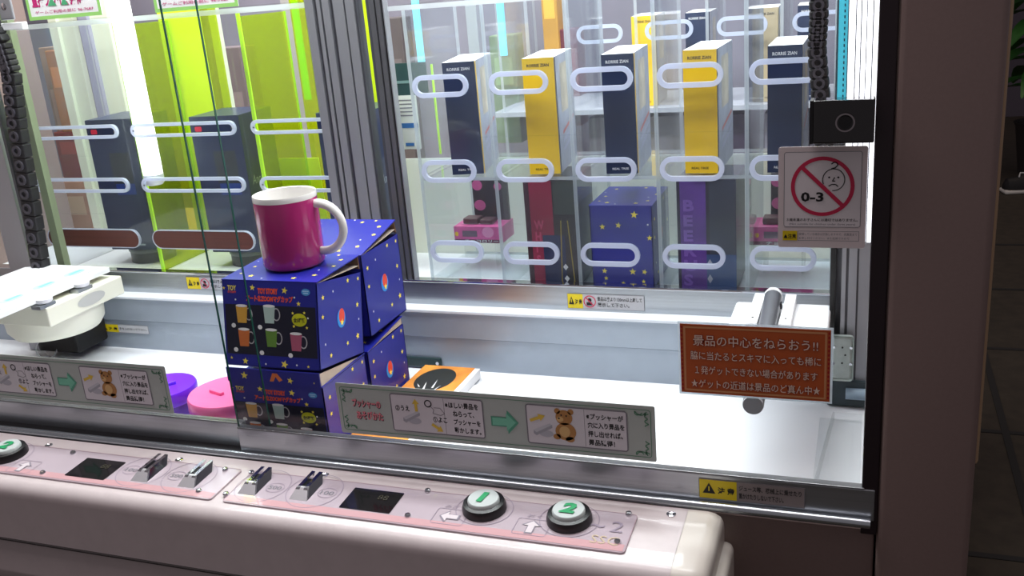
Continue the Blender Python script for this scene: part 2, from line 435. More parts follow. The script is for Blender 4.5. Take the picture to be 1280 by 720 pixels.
# ================================================================== control console
con = thing('control_console', 'pinkish white control console with buttons and coin slots below the glass', 'control panel', (-0.7, -0.07, FLOORZ))
CZ = 0.016
prof = [(-0.0245, CZ + 0.001), (-0.027, CZ + 0.003), (-0.112, CZ - 0.002), (-0.119, CZ - 0.005), (-0.123, CZ - 0.010), (-0.1243, CZ - 0.014), (-0.1246, CZ - 0.018), (-0.1277, -0.098), (-0.1280, -0.10), (-0.124, -0.112), (-0.112, -0.118), (-0.0245, -0.118)]
add(con, 'console_body', prism([(-1.42, y, z) for y, z in prof], (1.42 - 0.145, 0, 0)), BEIGE, world=True, smooth=True)
b = bmesh.new()
xs = [(-0.1455, 0.0), (-0.128, 0.0), (-0.121, 0.0012), (-0.116, 0.004), (-0.1135, 0.009), (-0.113, 0.014)]
rings = []
cyc, czc = -0.075, -0.05
for x, ins in xs:
    rr = []
    for (y, z) in prof:
        dy = 1 if y < cyc else 0; dz = 1 if z > czc else -1
        rr.append(b.verts.new((x, y + (ins if y < -0.1 else 0.0), z - (ins if z > -0.05 else -ins * 0.5))))
    rings.append(rr)
for A, B in zip(rings, rings[1:]):
    for k in range(len(A)): b.faces.new((A[k], A[(k + 1) % len(A)], B[(k + 1) % len(B)], B[k]))
b.faces.new(rings[-1]); b.faces.new(rings[0][::-1])
add(con, 'end_cap', b, CREAMCAP, world=True, smooth=True)
add(con, 'support_bracket', bx(-0.14, -0.104, -0.10, -0.02, -0.12, -0.012, 0.008, 4), CREAMCAP, world=True, smooth=True)
add(con, 'seam', bx(-1.42, -0.145, -0.1292, -0.126, -0.0565, -0.0550), mat('seam_dark', (60, 56, 56), 0.7), world=True)
PLT = mat('pink_printed_plate', (190, 176, 184), 0.14, coat=0.5, grain=0.03, gscale=18)
PLTE = mat('plate_edge', (168, 140, 150), 0.3)
PINK = mat('pink_print_band', (206, 162, 166), 0.25, coat=0.4)
PZ = CZ + 0.0012
slope = 0.005 / 0.086
def cz(y): return CZ - 0.002 + (y + 0.112) * slope
def Pc(u, v):                                   # a point on the sloping console top
    p = Pz(u, v, CZ)
    for _ in range(4): p = Pz(u, v, cz(p.y))
    return p
cu_, cv_ = XU, Vector((0, 1, slope)).normalized()
con_org = Vector((0, -0.112, cz(-0.112)))
CF_ = Face(con, con_org, cu_, cv_, world=True)
def cab(u, v):
    p = Pc(u, v) - con_org
    return p.dot(cu_), p.dot(cv_)
def plate(px0, px1, lab):
    a0, a1 = px0, px1
    b0 = cab(560, 665)[1]; b1 = cab(560, 618)[1]
    pl = CF_.plate('control_plate', a0, b0, a1 - a0, b1 - b0, 0.0016, PLT, 0.004)
    CF_.frame('plate_outline', a0, b0, a1 - a0, b1 - b0, 0.004, 0.0008, PLTE, 0.0018, parent=pl)
    CF_.rect('pink_band', a0 + 0.002, b0 + 0.002, a1 - a0 - 0.004, (b1 - b0) * 0.17, PINK, 0.0019, parent=pl)
    return b0, b1
ra0 = cab(296, 610)[0]; ra1 = cab(789, 670)[0]
b0, b1 = plate(ra0, ra1, '')
plate(ra0 - (ra1 - ra0) - 0.012, ra0 - 0.0135, '')
LINE = mat('lilac_print_line', (150, 136, 152), 0.4)
PALE = mat('pale_print', (222, 212, 216), 0.2, coat=0.4)
def outline_shape(pts, t=0.0006): CF_.line('printed_outline', pts + [pts[0]], t, LINE, 0.0021)
def button(u, v, num):
    a, b = cab(u, v)
    e = thing('push_button', '', None); del e['label']; e.parent = con
    p = CF_.pt(a, b, 0.0016); e.location = p - con.location; e.rotation_euler = (math.atan(slope), 0, 0)
    add(e, 'black_ring', lathe([(0.0, 0.0), (0.0215, 0.0), (0.0215, 0.004), (0.0200, 0.0085), (0.0165, 0.0095), (0.0160, 0.006), (0, 0.006)], 40), BLACK, smooth=True)
    add(e, 'button_cap', lathe([(0.0158, 0.006), (0.0156, 0.0115), (0.0146, 0.0128), (0.0, 0.0134)], 36), mat('pale_button_cap', (196, 204, 202), 0.25, coat=0.4), smooth=True)
    f = Face(e, (0, 0, 0.0136), XU, YU)
    f.text('numeral', num, -0.0048 if num == '1' else -0.0075, -0.008, 0.0090 if num == '1' else 0.015, 0.016, mat('green_numeral', (26, 150, 92), 0.4), 0.0004, bold=0.05, shear=0.15)
    CF_.ring('printed_ring', a, b, 0.0285, 0.0265, 0.0007, LINE, 0.0020)
    return a, b
spacing = None
bt1 = button(606, 638, '1'); bt2 = button(712, 652, '2')
pitch = (ra0 - (ra1 - ra0) - 0.012) - ra0
def button_ab(a, b, num):
    p = CF_.pt(a, b, 0)
    rel = p - CAM
    u = 640 + FPX * rel.dot(CR) / rel.dot(CF); v = 360 + FPX * rel.dot(CD) / rel.dot(CF)
    return button(u, v, num)
bt3 = button(12, 570, '2'); bt4 = button_ab(bt3[0] - (bt2[0] - bt1[0]), bt3[1], '1')
def arrowmark(u, v, ang, txt=None):
    a, b = cab(u, v)
    CF_.frame('arrow_frame', a - 0.0160, b - 0.0125, 0.033, 0.025, 0.003, 0.0006, LINE, 0.0021)
    CF_.poly('arrow_mark', [arrow(a, b, 0.021, 0.020, ang)], mat('arrow_grey_line', (136, 128, 140), 0.4), 0.0022)
    CF_.poly('arrow_fill', [arrow(a + 0.0, b, 0.0175, 0.0150, ang)], PALE, 0.0024)
arrowmark(562, 648, math.pi); arrowmark(664, 661, math.pi / 2); arrowmark(30, 585, math.pi / 2)
for u, v, t in ((567, 636, 'みぎ'), (670, 648, 'おく'), (748, 660, '~')):
    a, b = cab(u, v); CF_.text('lettering', t, a - 0.008, b - 0.002, 0.014, 0.005, LINE, 0.0022)
a, b = cab(770, 666); CF_.text('lettering', '2', a - 0.006, b - 0.002, 0.012, 0.016, LINE, 0.0022)
a, b = cab(758, 676); CF_.text('lettering', 'SSC', a - 0.014, b - 0.008, 0.026, 0.012, mat('tan_print', (196, 176, 150), 0.4), 0.0022)
SCR = mat('display_window', (20, 18, 21), 0.12, coat=0.5)
for pts in (((424, 636), (446, 612), (506, 619), (486, 644)), ((81, 596), (110, 575), (158, 580), (130, 601))):
    ab = [cab(*p) for p in pts]
    x0 = min(p[0] for p in ab); x1 = max(p[0] for p in ab); y0 = min(p[1] for p in ab); y1 = max(p[1] for p in ab)
    q = (x1 - x0)
    o = CF_.plate('display_window', x0, y0, q, y1 - y0, 0.0008, SCR, 0.001, d0=0.0016)
    CF_.text('segment_digits', '88', x0 + q * 0.58, y0 + (y1 - y0) * 0.55, q * 0.2, (y1 - y0) * 0.22, mat('unlit_segment', (52, 48, 30), 0.4), 0.0028, parent=o)
def coin_slot(u0, v0, u1, v1, txt, side):
    a, b = cab((u0 + u1) / 2, (v0 + v1) / 2)
    a0, bb0 = cab(u0, v0); a1, bb1 = cab(u1, v1)
    L = abs(bb1 - bb0) * 0.98; am = (a0 + a1) / 2; bm_ = (bb0 + bb1) / 2
    e = thing('coin_slot', '', None); del e['label']; e.parent = con
    e.location = CF_.pt(am, bm_, 0.0016) - con.location; e.rotation_euler = (math.atan(slope), 0, 0)
    W = 0.0105; H = 0.0078
    for s in (-1, 1):
        add(e, 'chrome_cheek', prism([(s * W, -L / 2, 0), (s * W * 0.62, -L / 2 + 0.010, H), (s * W * 0.22, -L / 2 + 0.010, H), (s * W * 0.22, -L / 2, 0)], (0, L - 0.004, 0)), CHROME)
    add(e, 'slot_gap', bx(-W * 0.22, W * 0.22, -L / 2 + 0.008, L / 2 - 0.002, 0, H * 0.45), BLACK)
    add(e, 'chrome_nose', prism([(-W, -L / 2 - 0.001, 0), (W, -L / 2 - 0.001, 0), (W * 0.62, -L / 2 + 0.0102, H), (-W * 0.62, -L / 2 + 0.0102, H)], (0, 0.003, 0)), mat('satin_nickel', (232, 230, 234), 0.28, 0.7))
    CF_.ring('printed_ring', am + side * 0.009, bm_, 0.030, 0.030, 0.0007, LINE, 0.0020)
    tx = am + side * 0.0245
    CF_.ring('price_ring', tx, bm_ - 0.001, 0.0105, 0.0085, 0.0006, LINE, 0.0021)
    CF_.text('price_lettering', txt, tx - 0.0075, bm_ - 0.0042, 0.015, 0.0062, GREY, 0.0022)
coin_slot(303, 619, 337, 597, '500', 1); coin_slot(368, 626, 400, 603, '100', 1)
coin_slot(171, 603, 205, 580, '100', -1); coin_slot(229, 610, 262, 588, '500', -1)
scr_m = CHROME
for u, v in ((315, 593), (283, 620), (535, 616), (510, 647), (786, 645), (772, 680), (282, 589), (249, 616), (92, 568), (54, 593)):
    a, b = cab(u, v); p = CF_.pt(a, b, 0.0016)
    o = add(con, 'screw', lathe([(0.0034, 0), (0.0034, 0.0012), (0.0026, 0.0026), (0, 0.0030)], 12, p), scr_m, world=True, smooth=True)
for u, v in ((406, 594), (609, 616), (839, 643), (61, 557), (224, 575)):
    a, b = cab(u, v); p = CF_.pt(a, b, 0.0)
    o = add(con, 'screw', lathe([(0.0045, 0), (0.0045, 0.0008), (0.003, 0.0012), (0.0018, 0.0004), (0, 0.0004)], 14, p), scr_m, world=True, smooth=True)

# ================================================================== front sliding glass
def pane(x0, x1, y, z0, label, edge_side):
    t = thing('glass_pane', label, 'glass pane', ((x0 + x1) / 2, y, z0))
    add(t, 'glass_sheet', bx(x0, x1, y, y + 0.003, z0, 0.95), GLASS, world=True)
    xe = x1 if edge_side > 0 else x0
    add(t, 'cut_edge', bx(xe - 0.0002 if edge_side > 0 else xe - 0.0006, xe + 0.0006 if edge_side > 0 else xe + 0.0002, y + 0.0002, y + 0.0026, z0, 0.95), GEDGE, world=True)
    return t
e1 = Py(243, 240, yR).x
e2 = Py(286, 240, 0.0).x
pane(-1.40, e2, -0.001, zL, 'clear glass sliding pane over the left half, with dark green edge', 1)
pane(e1, 0.0075, yR, zR, 'clear glass sliding pane over the right half carrying the notices', -1)

# ================================================================== paper notices on the glass
PG = mat('sign_grey_green', (178, 186, 180), 0.55)
SGRN = mat('sign_green_line', (92, 142, 112), 0.55)
SGRN2 = mat('sign_green_arrow', (120, 196, 166), 0.55)
SPNK = mat('sign_pink_letter', (232, 132, 142), 0.55)
SPAN = mat('sign_white_panel', (216, 212, 216), 0.55)
SLIL = mat('sign_lilac_line', (128, 124, 132), 0.55)
SYEL = mat('sign_yellow_arrow', (224, 190, 70), 0.55)
BEAR = mat('sign_bear_brown', (176, 124, 66), 0.55)
BEAR2 = mat('sign_bear_tan', (212, 172, 112), 0.55)
def instruction(x0, z0, w, h, y, label):
    t = thing('instruction_sign', label, 'sign', (x0 + w / 2, y, z0), group='pusher instruction signs on the glass')
    f = Face(t, (x0, y, z0), XU, ZU, world=True)
    f.plate('sign_sheet', 0, 0, w, h, 0.0005, PG, 0.002)
    d = 0.0008
    f.frame('green_border', 0.004, 0.004, w - 0.008, h - 0.008, 0.003, 0.0007, SGRN, d)
    for cx, cy, sx, sy in ((0.004, 0.004, 1, 1), (w - 0.004, 0.004, -1, 1), (0.004, h - 0.004, 1, -1), (w - 0.004, h - 0.004, -1, -1)):
        pts = [(cx + sx * (0.004 + 0.004 * k * 0.12 * math.cos(k * 0.7) + 0.0015 * k * 0.5), cy + sy * (0.002 + 0.004 * abs(math.sin(k * 0.7)))) for k in range(14)]
        f.line('corner_scroll', pts, 0.0011, SGRN, d + 0.0001)
        pts = [(cx + sx * (0.002 + 0.004 * abs(math.sin(k * 0.7))), cy + sy * (0.004 + 0.0012 * k)) for k in range(12)]
        f.line('corner_scroll', pts, 0.0011, SGRN, d + 0.0001)
    for txt, bb, hh, a0, ww in (('プッシャーの', 0.545 * h, 0.17 * h, 0.052 * w, 0.098 * w), ('あそびかた', 0.31 * h, 0.17 * h, 0.062 * w, 0.092 * w)):
        f.text('title_shadow', txt, a0 + 0.0006, bb - 0.0008, ww, hh, mat('title_shadow_grey', (92, 80, 84), 0.6), d + 0.0001, bold=0.06)
        f.text('title_lettering', txt, a0, bb, ww, hh, SPNK, d + 0.0002, bold=0.03)
    # first panel
    for pa, pw in ((0.185 * w, 0.305 * w), (0.622 * w, 0.300 * w)):
        f.rect('white_panel', pa, 0.14 * h, pw, 0.74 * h, SPAN, d + 0.0001, 0.003)
        f.frame('panel_border', pa, 0.14 * h, pw, 0.74 * h, 0.003, 0.0013, SLIL, d + 0.0002)
        f.line('panel_divider', [(pa + pw * 0.585, 0.17 * h), (pa + pw * 0.585, 0.85 * h)], 0.0004, SLIL, d + 0.0002)
    def dev(pa, pb, s):
        f.poly('machine_drawing', [[(pa, pb), (pa + 18 * s, pb + 9 * s), (pa + 21 * s, pb + 7.5 * s), (pa + 3 * s, pb - 2.5 * s)]], mat('drawing_light', (196, 196, 202), 0.6), d + 0.0003)
        f.poly('machine_drawing', [[(pa, pb), (pa + 3 * s, pb - 2.5 * s), (pa + 3 * s, pb - 6 * s), (pa, pb - 4 * s)], [(pa + 3 * s, pb - 2.5 * s), (pa + 21 * s, pb + 7.5 * s), (pa + 21 * s, pb + 4 * s), (pa + 3 * s, pb - 6 * s)]], mat('drawing_grey', (164, 164, 172), 0.6), d + 0.0003)
        f.poly('machine_drawing', [ellipse(pa + 14 * s, pb - 3 * s, 8 * s, 4 * s, 16)], mat('drawing_mid', (180, 180, 188), 0.6), d + 0.00025)
    s = h / 62
    pa = 0.185 * w
    dev(pa + 0.013, 0.42 * h, s * 1.0)
    f.poly('yellow_arrow', [arrow(pa + 0.029, 0.68 * h, 0.014, 0.008, R(92))], SYEL, d + 0.0004)
    f.poly('yellow_arrow', [arrow(pa + 0.051, 0.27 * h, 0.014, 0.008, R(-32))], SYEL, d + 0.0004)
    f.ring('button_drawing', pa + 0.043, 0.73 * h, 0.0042, 0.0042, 0.0012, INK, d + 0.0004, 18)
    f.line('hand_drawing', [(pa + 0.044, 0.70 * h), (pa + 0.049, 0.62 * h), (pa + 0.0475, 0.55 * h), (pa + 0.056, 0.52 * h), (pa + 0.0605, 0.56 * h), (pa + 0.056, 0.66 * h), (pa + 0.049, 0.66 * h)], 0.0006, SLIL, d + 0.0004)
    f.text('lettering', '②うえ', pa + 0.0055, 0.55 * h, 0.016, 0.0062, INK, d + 0.0004, bold=0.02)
    f.text('lettering', '①よこ', pa + 0.047, 0.38 * h, 0.0155, 0.0062, INK, d + 0.0004, bold=0.02)
    ta = pa + 0.305 * w * 0.60
    for k, (txt, o_, ww) in enumerate((('※ほしい景品を', 0, 0.036), ('ねらって、', 0.008, 0.023), ('プッシャーを', 0.008, 0.029), ('動かします。', 0.008, 0.029))):
        f.text('lettering', txt, ta + o_ * 1.0, (0.68 - 0.158 * k) * h, ww, 0.0064, INK, d + 0.0004, bold=0.022)
    f.poly('green_arrow', [arrow(0.555 * w, 0.50 * h, 0.029, 0.026, 0)], mat('sign_green_dark', (84, 160, 132), 0.55), d + 0.0002)
    f.poly('green_arrow_fill', [arrow(0.553 * w, 0.50 * h, 0.0245, 0.020, 0)], SGRN2, d + 0.0003)
    pa = 0.622 * w
    dev(pa + 0.007, 0.40 * h, s * 1.0)
    f.poly('yellow_arrow', [arrow(pa + 0.012, 0.63 * h, 0.017, 0.008, R(22))], SYEL, d + 0.0004)
    bxx, byy = pa + 0.041, 0.52 * h
    f.poly('bear_drawing', [ellipse(bxx - 0.001, byy - 0.006, 0.0105, 0.0095, 20), ellipse(bxx - 0.002, byy + 0.009, 0.0085, 0.008, 20), ellipse(bxx - 0.0085, byy + 0.0155, 0.003, 0.003, 12), ellipse(bxx + 0.005, byy + 0.0155, 0.003, 0.003, 12), ellipse(bxx - 0.010, byy - 0.012, 0.004, 0.003, 12), ellipse(bxx + 0.003, byy - 0.014, 0.0045, 0.003, 12)], BEAR, d + 0.0004)
    f.poly('bear_muzzle', [ellipse(bxx - 0.006, byy + 0.007, 0.0035, 0.0028, 14), ellipse(bxx - 0.002, byy - 0.006, 0.0055, 0.006, 14)], BEAR2, d + 0.0005)
    f.poly('bear_features', [ellipse(bxx - 0.007, byy + 0.008, 0.0011, 0.0009, 10), ellipse(bxx - 0.0045, byy + 0.0115, 0.0008, 0.001, 10), ellipse(bxx + 0.0005, byy + 0.011, 0.0008, 0.001, 10)], INK, d + 0.0006)
    ta = pa + 0.300 * w * 0.605
    for k, (txt, ww) in enumerate((('※プッシャーが', 0.036), ('穴に入り景品を', 0.036), ('押し出せれば、', 0.034), ('景品獲得！', 0.026))):
        f.text('lettering', txt, ta + (0.001 if k else 0), (0.68 - 0.158 * k) * h, ww, 0.0064, INK, d + 0.0004, bold=0.022)
yS = yR - 0.0012
p0 = Py(426, 541, yS); p1 = Py(821, 576, yS); p2 = Py(421, 478, yS)
instruction((p0.x + p2.x) / 2, (p0.z + p1.z) / 2, p1.x - (p0.x + p2.x) / 2, p2.z - (p0.z + p1.z) / 2, yS, 'grey instruction sign with a bear drawing, on glass before the dark blue boxes')
p1 = Py(216, 517, -0.0024); p2 = Py(208, 458, -0.0024); x1 = (p1.x + p2.x) / 2
instruction(x1 - 0.336, p1.z, 0.336, p2.z - p1.z, -0.0024, 'grey instruction sign with a bear drawing, at far left beside the purple tub')

# orange notice hung on the right pusher
yO = yR - 0.0012
p0 = Py(853, 489, yO); p1 = Py(1037, 502, yO); p2 = Py(849, 404, yO)
ox0 = (p0.x + p2.x) / 2; ow = p1.x - ox0; oz0 = (p0.z + p1.z) / 2; oh = p2.z - oz0
org = thing('pusher_notice', 'orange notice with white Japanese lettering on the glass before the right pusher', 'notice', (ox0 + ow / 2, yO, oz0))
f = Face(org, (ox0, yO, oz0), XU, ZU, world=True)
f.plate('clear_sleeve', -0.002, -0.002, ow + 0.004, oh + 0.004, 0.0004, ACRE)
f.plate('notice_sheet', 0, 0, ow, oh, 0.0004, mat('notice_orange', (196, 92, 40), 0.5, grain=0.05, gscale=30), d0=0.0005)
f.frame('tan_border', 0.003, 0.002, ow - 0.006, oh - 0.004, 0.001, 0.0018, mat('notice_tan', (216, 150, 100), 0.5), 0.0011)
DRED = mat('notice_dark_red', (150, 40, 26), 0.5); NTXT = mat('notice_letter', (240, 214, 196), 0.5)
for k in range(16):
    for s_ in (0.0008, ow - 0.0023):
        pass
f.poly('red_side_pattern', [rrect(xx, oh * (0.04 + 0.06 * k), 0.0016, oh * 0.035, 0) for k in range(16) for xx in (0.0006, ow - 0.0022)], mat('notice_red', (178, 34, 30), 0.5), 0.0012)
for txt, a0, b0_, ww, hh in (('景品の中心をねらおう!!', .09, .70, .83, .155), ('脇に当たるとスキマに入っても稀に', .07, .495, .87, .125), ('１発ゲットできない場合があります', .10, .285, .82, .125), ('★ゲットの近道は景品のど真ん中★', .07, .085, .87, .125)):
    f.text('lettering_outline', txt, a0 * ow - 0.0004, b0_ * oh - 0.0004, ww * ow + 0.0008, hh * oh + 0.0008, DRED, 0.0013, bold=0.05)
    f.text('lettering', txt, a0 * ow, b0_ * oh, ww * ow, hh * oh, NTXT, 0.0015, bold=0.008)

# age sign
p0 = Py(974, 308.5, yS); p1 = Py(1081, 310, yS); p2 = Py(971, 184, yS)
ag = thing('age_warning_sign', 'square grey sign with red ring, crossed baby face and 0-3', 'sign', (p0.x + 0.034, yS, p0.z))
f = Face(ag, (p0.x - 0.001, yS, p0.z), XU, ZU, world=True)
W_, H_ = p1.x - p0.x + 0.001, p2.z - p0.z
f.plate('sign_sheet', 0, 0, W_, H_, 0.0006, mat('age_sign_grey', (238, 226, 226), 0.5), 0.002)
f.rect('white_panel', 0.0045, 0.0175, W_ - 0.0085, H_ - 0.0215, mat('age_sign_white', (244, 238, 240), 0.5), 0.0008, 0.002)
f.frame('panel_border', 0.0045, 0.0175, W_ - 0.0085, H_ - 0.0215, 0.002, 0.0004, GREY, 0.0009)
RED = mat('sign_red', (214, 40, 84), 0.5)
cx, cy = 0.0345, 0.0515
f.ring('red_ring', cx, cy, 0.0245, 0.0245, 0.003, RED, 0.0012, 48)
f.line('red_bar', [(cx - 0.0160, cy + 0.0160), (cx + 0.0160, cy - 0.0160)], 0.0032, RED, 0.0013)
fx, fy = cx + 0.0085, cy + 0.0055
f.poly('baby_face_line', [q for q in [(o_[k], o_[(k + 1) % 30], i_[(k + 1) % 30], i_[k]) for o_, i_ in [(ellipse(fx, fy, 0.0088, 0.0092, 30), ellipse(fx, fy, 0.0081, 0.0085, 30))] for k in range(30) if not 16 < k < 22]], INK, 0.0011)
f.line('baby_hair_line', [(fx - 0.002, fy + 0.009), (fx + 0.001, fy + 0.0098), (fx + 0.003, fy + 0.012), (fx + 0.002, fy + 0.014), (fx, fy + 0.0143), (fx - 0.002, fy + 0.0128)], 0.0009, INK, 0.0012)
f.poly('baby_features', [ellipse(fx - 0.0035, fy + 0.002, 0.0008, 0.0008, 10), ellipse(fx + 0.0035, fy + 0.002, 0.0008, 0.0008, 10)], INK, 0.0012)
f.line('baby_nose_line', [(fx + 0.0008, fy + 0.002), (fx - 0.001, fy - 0.0012), (fx + 0.0012, fy - 0.0010)], 0.0008, INK, 0.0012)
f.line('baby_mouth_line', [(fx - 0.0038, fy - 0.0052), (fx - 0.0015, fy - 0.0038), (fx + 0.0015, fy - 0.0038), (fx + 0.0035, fy - 0.0055)], 0.0008, INK, 0.0012)
f.text('lettering', '0-3', cx - 0.0165, cy - 0.0125, 0.0175, 0.0080, INK, 0.0014, bold=0.03)
f.text('lettering', '３歳未満のお子さんには適切ではありません。', 0.0068, 0.0225, W_ - 0.0130, 0.0026, INK, 0.0011, bold=0.01)
f.text('lettering', '(Not suitable for children under three years)', 0.0090, 0.0190, W_ - 0.0170, 0.0020, GREY, 0.0011)
f.rect('yellow_caution', 0.0038, 0.0060, 0.0115, 0.0082, YSTICK, 0.0009)
f.frame('small_text_border', 0.0158, 0.0060, W_ - 0.0205, 0.0082, 0.0002, 0.0003, GREY, 0.0009)
f.text('lettering', '▲注意', 0.0045, 0.0078, 0.0100, 0.0040, INK, 0.0012, bold=0.02)
f.text('lettering', '破損している場合は交換しますので、従業員まで', 0.0168, 0.0106, W_ - 0.0230, 0.0022, GREY, 0.0012)
f.text('lettering', 'お申し付けください。また危険ですので', 0.0168, 0.0072, W_ - 0.0290, 0.0020, GREY, 0.0012)

# caution stickers
def sticker(x, y, z, w, h, ysplit, lines, label, pict=False, tilt=0.0, dim=False):
    t = thing('caution_sticker', label, 'sticker', (x + w / 2, y, z), group='yellow caution stickers')
    f = Face(t, (x, y, z), Vector((math.cos(tilt), 0, math.sin(tilt))), Vector((-math.sin(tilt), 0, math.cos(tilt))), world=True)
    f.plate('sticker_sheet', 0, 0, w, h, 0.0003, mat('sticker_pale', (196, 196, 200), 0.45) if not dim else mat('sticker_dim', (150, 140, 138), 0.5))
    f.rect('yellow_field', 0, 0, ysplit, h, YSTICK, 0.0005)
    f.frame('sticker_border', 0, 0, w, h, 0.0003, 0.0005, GREY, 0.0006)
    s = h * 0.8
    f.poly('warning_triangle', [[(ysplit * 0.1, h * 0.28), (ysplit * 0.44, h * 0.28), (ysplit * 0.27, h * 0.82)]], INK, 0.0007)
    f.line('exclamation_mark', [(ysplit * 0.27, h * 0.40), (ysplit * 0.27, h * 0.64)], h * 0.05, YSTICK, 0.0009)
    f.text('lettering', '注 意', ysplit * 0.50, h * 0.28, ysplit * 0.44, h * 0.36, INK, 0.0007, bold=0.03)
    a0 = ysplit + 0.001
    if pict:
        r_ = h * 0.4; a0 = ysplit + 2 * r_ + 0.002
        f.ring('red_ring', ysplit + r_ + 0.001, h / 2, r_, r_, h * 0.06, RED, 0.0007, 24)
        f.poly('pictogram', [ellipse(ysplit + r_ + 0.001, h * 0.6, h * 0.13, h * 0.13, 12), rrect(ysplit + r_ * 0.6, h * 0.25, r_ * 0.9, h * 0.2, 0)], INK, 0.0007)
        f.line('red_bar', [(ysplit + 0.001 + r_ * 0.35, h * 0.78), (ysplit + 0.001 + r_ * 1.65, h * 0.22)], h * 0.06, RED, 0.0009)
    n = len(lines)
    for k, tx in enumerate(lines):
        hh = h * 0.28 if n > 1 else h * 0.3
        f.text('lettering', tx, a0 + 0.001, h * (0.56 - 0.4 * k) if n > 1 else h * 0.35, (w - a0 - 0.004) * (1.0 if k == 0 else 0.72), hh, INK, 0.0007, bold=0.012)
a_ = Py(710, 385, 0.3135); b_ = Py(806, 389, 0.3135)
sticker(a_.x, 0.3135, a_.z, b_.x - a_.x, 0.0205, (b_.x - a_.x) * 0.205, ['景品は奥より120mm以上離して', '展示して下さい。'], 'yellow and white caution sticker on the steel strip below the mug box case', True)
a_ = Py(235, 361, 0.3135)
sticker(a_.x, 0.3135, a_.z, 0.108, 0.0195, 0.0245, ['景品は奥より120mm以上離して', '展示して下さい。'], 'yellow caution sticker on steel strip, half hidden left of the dark blue boxes', True)
a_ = Py(125, 414, 0.2945); b_ = Py(187, 418, 0.2945)
sticker(a_.x, 0.2945, a_.z, b_.x - a_.x, 0.0135, (b_.x - a_.x) * 0.4, ['手を入れないで下さい。'], 'small yellow and grey caution sticker on back wall by the left pusher')
a_ = Py(874, 622, yR - 0.0018); b_ = Py(1006, 636, yR - 0.0018)
sticker(a_.x, yR - 0.0018, a_.z + 0.0005, b_.x - a_.x, 0.0205, (b_.x - a_.x) * 0.365, ['ジュース等、機械上に乗せたり', '置かけたりしないで下さい。'], 'yellow and grey caution sticker on the front steel rail at lower right', dim=True)

# lock box on the glass
lk = thing('lock_box', 'glossy black lock box with round keyhole on the right window frame', 'lock', (-0.018, -0.02, 0.36))
add(lk, 'box_body', bx(-0.0400, 0.0050, -0.0300, -0.0125, 0.3600, 0.3935, 0.0012), BLACKG, world=True)
add(lk, 'side_plate', bx(-0.0425, -0.0400, -0.0300, -0.0125, 0.3600, 0.3935), BLACKM, world=True)
add(lk, 'lock_ring', ringprism(ellipse(-0.0163, 0.3765, 0.0072, 0.0072, 32), ellipse(-0.0163, 0.3765, 0.0060, 0.0060, 32), -0.0325, -0.030), mat('dark_chrome', (150, 144, 146), 0.12, 1.0), world=True)
add(lk, 'lock_barrel', cyl((-0.0163, -0.0322, 0.3765), (-0.0163, -0.030, 0.3765), 0.0050, n=24), BLACK, world=True)

